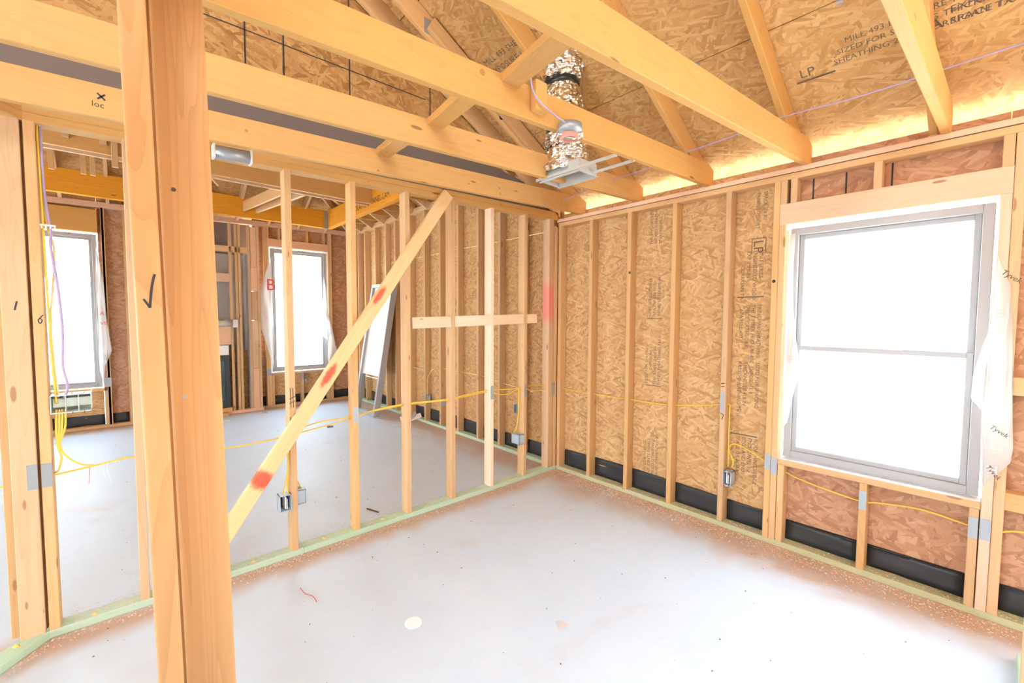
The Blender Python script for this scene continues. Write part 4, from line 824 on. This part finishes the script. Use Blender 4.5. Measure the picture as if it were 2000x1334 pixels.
# ------------------------------------------------------------------ small litter on the floor, sawdust
dk = mesh('white_disc', None, M['disc'], [(1.047+.042*math.cos(a), -2.21+.042*math.sin(a), z) for z in (0, .004) for a in [2*PI*k/28 for k in range(28)]], [tuple(range(27, -1, -1)), tuple(range(28, 56))]+[(i, (i+1) % 28, 28+(i+1) % 28, 28+i) for i in range(28)])
tag(dk, 'flat round white cap lying alone on the bare concrete', 'cap')
tag(tube('wire_scrap', None, M['red_debris'], [(.375, -2.55, .004), (.45, -2.545, .006), (.50, -2.52, .004), (.56, -2.52, .003)], .002), 'thin dark red wire scrap on the concrete left of the white cap', 'wire')
tag(board('wood_sliver', None, M['knot'], (-.36, -1.84, .006), (-.24, -1.80, .006), .012, .008, (0, 1, 0)), 'dark wood sliver lying behind the partition plate', 'scrap')
for x, y, lab in ((-3.25, -1.13, 'dark twig on the back-room concrete, near the leaning window'), (-4.85, -1.6, 'small grey flat scrap at the foot of the chimney chase'), (-4.60, -2.15, 'white paper scrap on the floor by the fireplace')):
    boxes_o = mesh('floor_scrap', None, M['white'] if 'paper' in lab else M['vinyl'] if 'grey' in lab else M['knot'], [(x+dx, y+dy, z) for z in (0, .006) for dx, dy in ((-.05, -.02), (.04, -.05), (.06, .03), (-.02, .05))], [(3, 2, 1, 0), (4, 5, 6, 7), (0, 1, 5, 4), (1, 2, 6, 5), (2, 3, 7, 6), (3, 0, 4, 7)])
    tag(boxes_o, lab, 'scrap')
tn = thing('paint_can', 'small silver can standing under the far room window', 'can', (XF+.02, -1.06, .04))
tube('can_body', tn, M['galv'], [(XF-.04, -1.08, .039), (XF-.04, -1.08, .13)], .06, curved=False, sides=16)
for k, (x, y, rz) in enumerate(((-2.95, -.20, .3), (-2.80, -.12, 1.0), (-2.70, -.2, 1.9))):
    tag(board('paper_scrap', None, M['white'], (x, y, .02+.015*k), (x+.16*math.cos(rz), y+.16*math.sin(rz), .06+.03*k), .07, .004, (0, 0, 1), 0), ('crumpled', 'bent', 'torn')[k]+' white packing scrap on the floor behind the leaning window', 'scrap')
M['crumb'] = plain('yellow_crumb', (.80, .55, .14), .6)
for x, y, lab in ((.04, -3.655, 'yellow crumb on the angled plate at the far left'), (-.02, -3.40, 'yellow crumb on the plate beside the end stud'), (-.03, -2.70, 'yellow crumb on the plate left of the braced stud'), (-.04, -2.28, 'yellow crumb on the plate right of the braced stud'), (-.04, -1.86, 'yellow crumb on the plate in the second stud bay past the brace')):
    vs = [(x+.011*math.cos(a)*(1+.3*(k % 2)), y+.011*math.sin(a)*(1+.3*(k % 2)), .0385) for k, a in enumerate([2*PI*j/7 for j in range(7)])]
    tag(mesh('crumb', None, M['crumb'], vs+[(x, y, .050)], [(j, (j+1) % 7, 7) for j in range(7)]+[tuple(range(6, -1, -1))]), lab, 'crumb')
lump = [(1.55+.028*math.cos(a)*(1+.5*((k*7) % 3)/3), -1.66+.025*math.sin(a)*(1+.4*((k*5) % 3)/3), .001) for k, a in enumerate([2*PI*j/9 for j in range(9)])]
tag(mesh('dust_lump', None, plain('grey_dust', (.58, .58, .62), .9), lump+[(1.55, -1.66, .006)], [(j, (j+1) % 9, 9) for j in range(9)]+[tuple(range(8, -1, -1))]), 'small grey lump of swept dust in the middle of the bare floor', 'dust')
random.seed(11)
def chips(name, n, place, m='chip', s=(.003, .010)):
    vs, fs = [], []
    for _ in range(n):
        x, y, z = place(); r = random.uniform(*s); a = random.uniform(0, 2*PI); k = len(vs)
        ca, sa = math.cos(a), math.sin(a); w = r*random.uniform(.3, .8)
        vs += [(x+r*ca, y+r*sa, z), (x-w*sa, y+w*ca, z), (x-r*ca, y-r*sa, z), (x+w*sa, y-w*ca, z), (x, y, z+r*.7)]
        fs += [(k, k+1, k+4), (k+1, k+2, k+4), (k+2, k+3, k+4), (k+3, k, k+4), (k+3, k+2, k+1, k)]
    o = mesh(name, None, M[m], vs, fs); o['kind'] = 'stuff'; o['label'] = 'loose sawdust and wood chips lying along the bottom plates'; return o
def pl():
    q = random.random()
    if q < .34: return (random.uniform(0, 3.1), -abs(random.gauss(0, .10))-.004, 0)
    if q < .52: return (random.uniform(-2.4, 3.1), random.uniform(.01, .08), ZB)
    if q < .72: return (abs(random.gauss(0, .05))+.003, random.uniform(-3.55, -.02), 0)
    if q < .84: return (random.uniform(-.085, -.005), random.uniform(-3.5, -.15), ZB)
    if q < .94: return (-.1-abs(random.gauss(0, .10)), random.uniform(-3.5, -.05), 0)
    t = random.uniform(.02, 1.2); p = c0+dr*t+nr*(.05+abs(random.gauss(0, .03))); return (p.x, p.y, 0)
chips('sawdust', 6500, pl, s=(.002, .007))
chips('floor_grit', 260, lambda: (random.uniform(-4.5, 3.0), random.uniform(-3.4, -.1), 0), 'knot', (.002, .007))
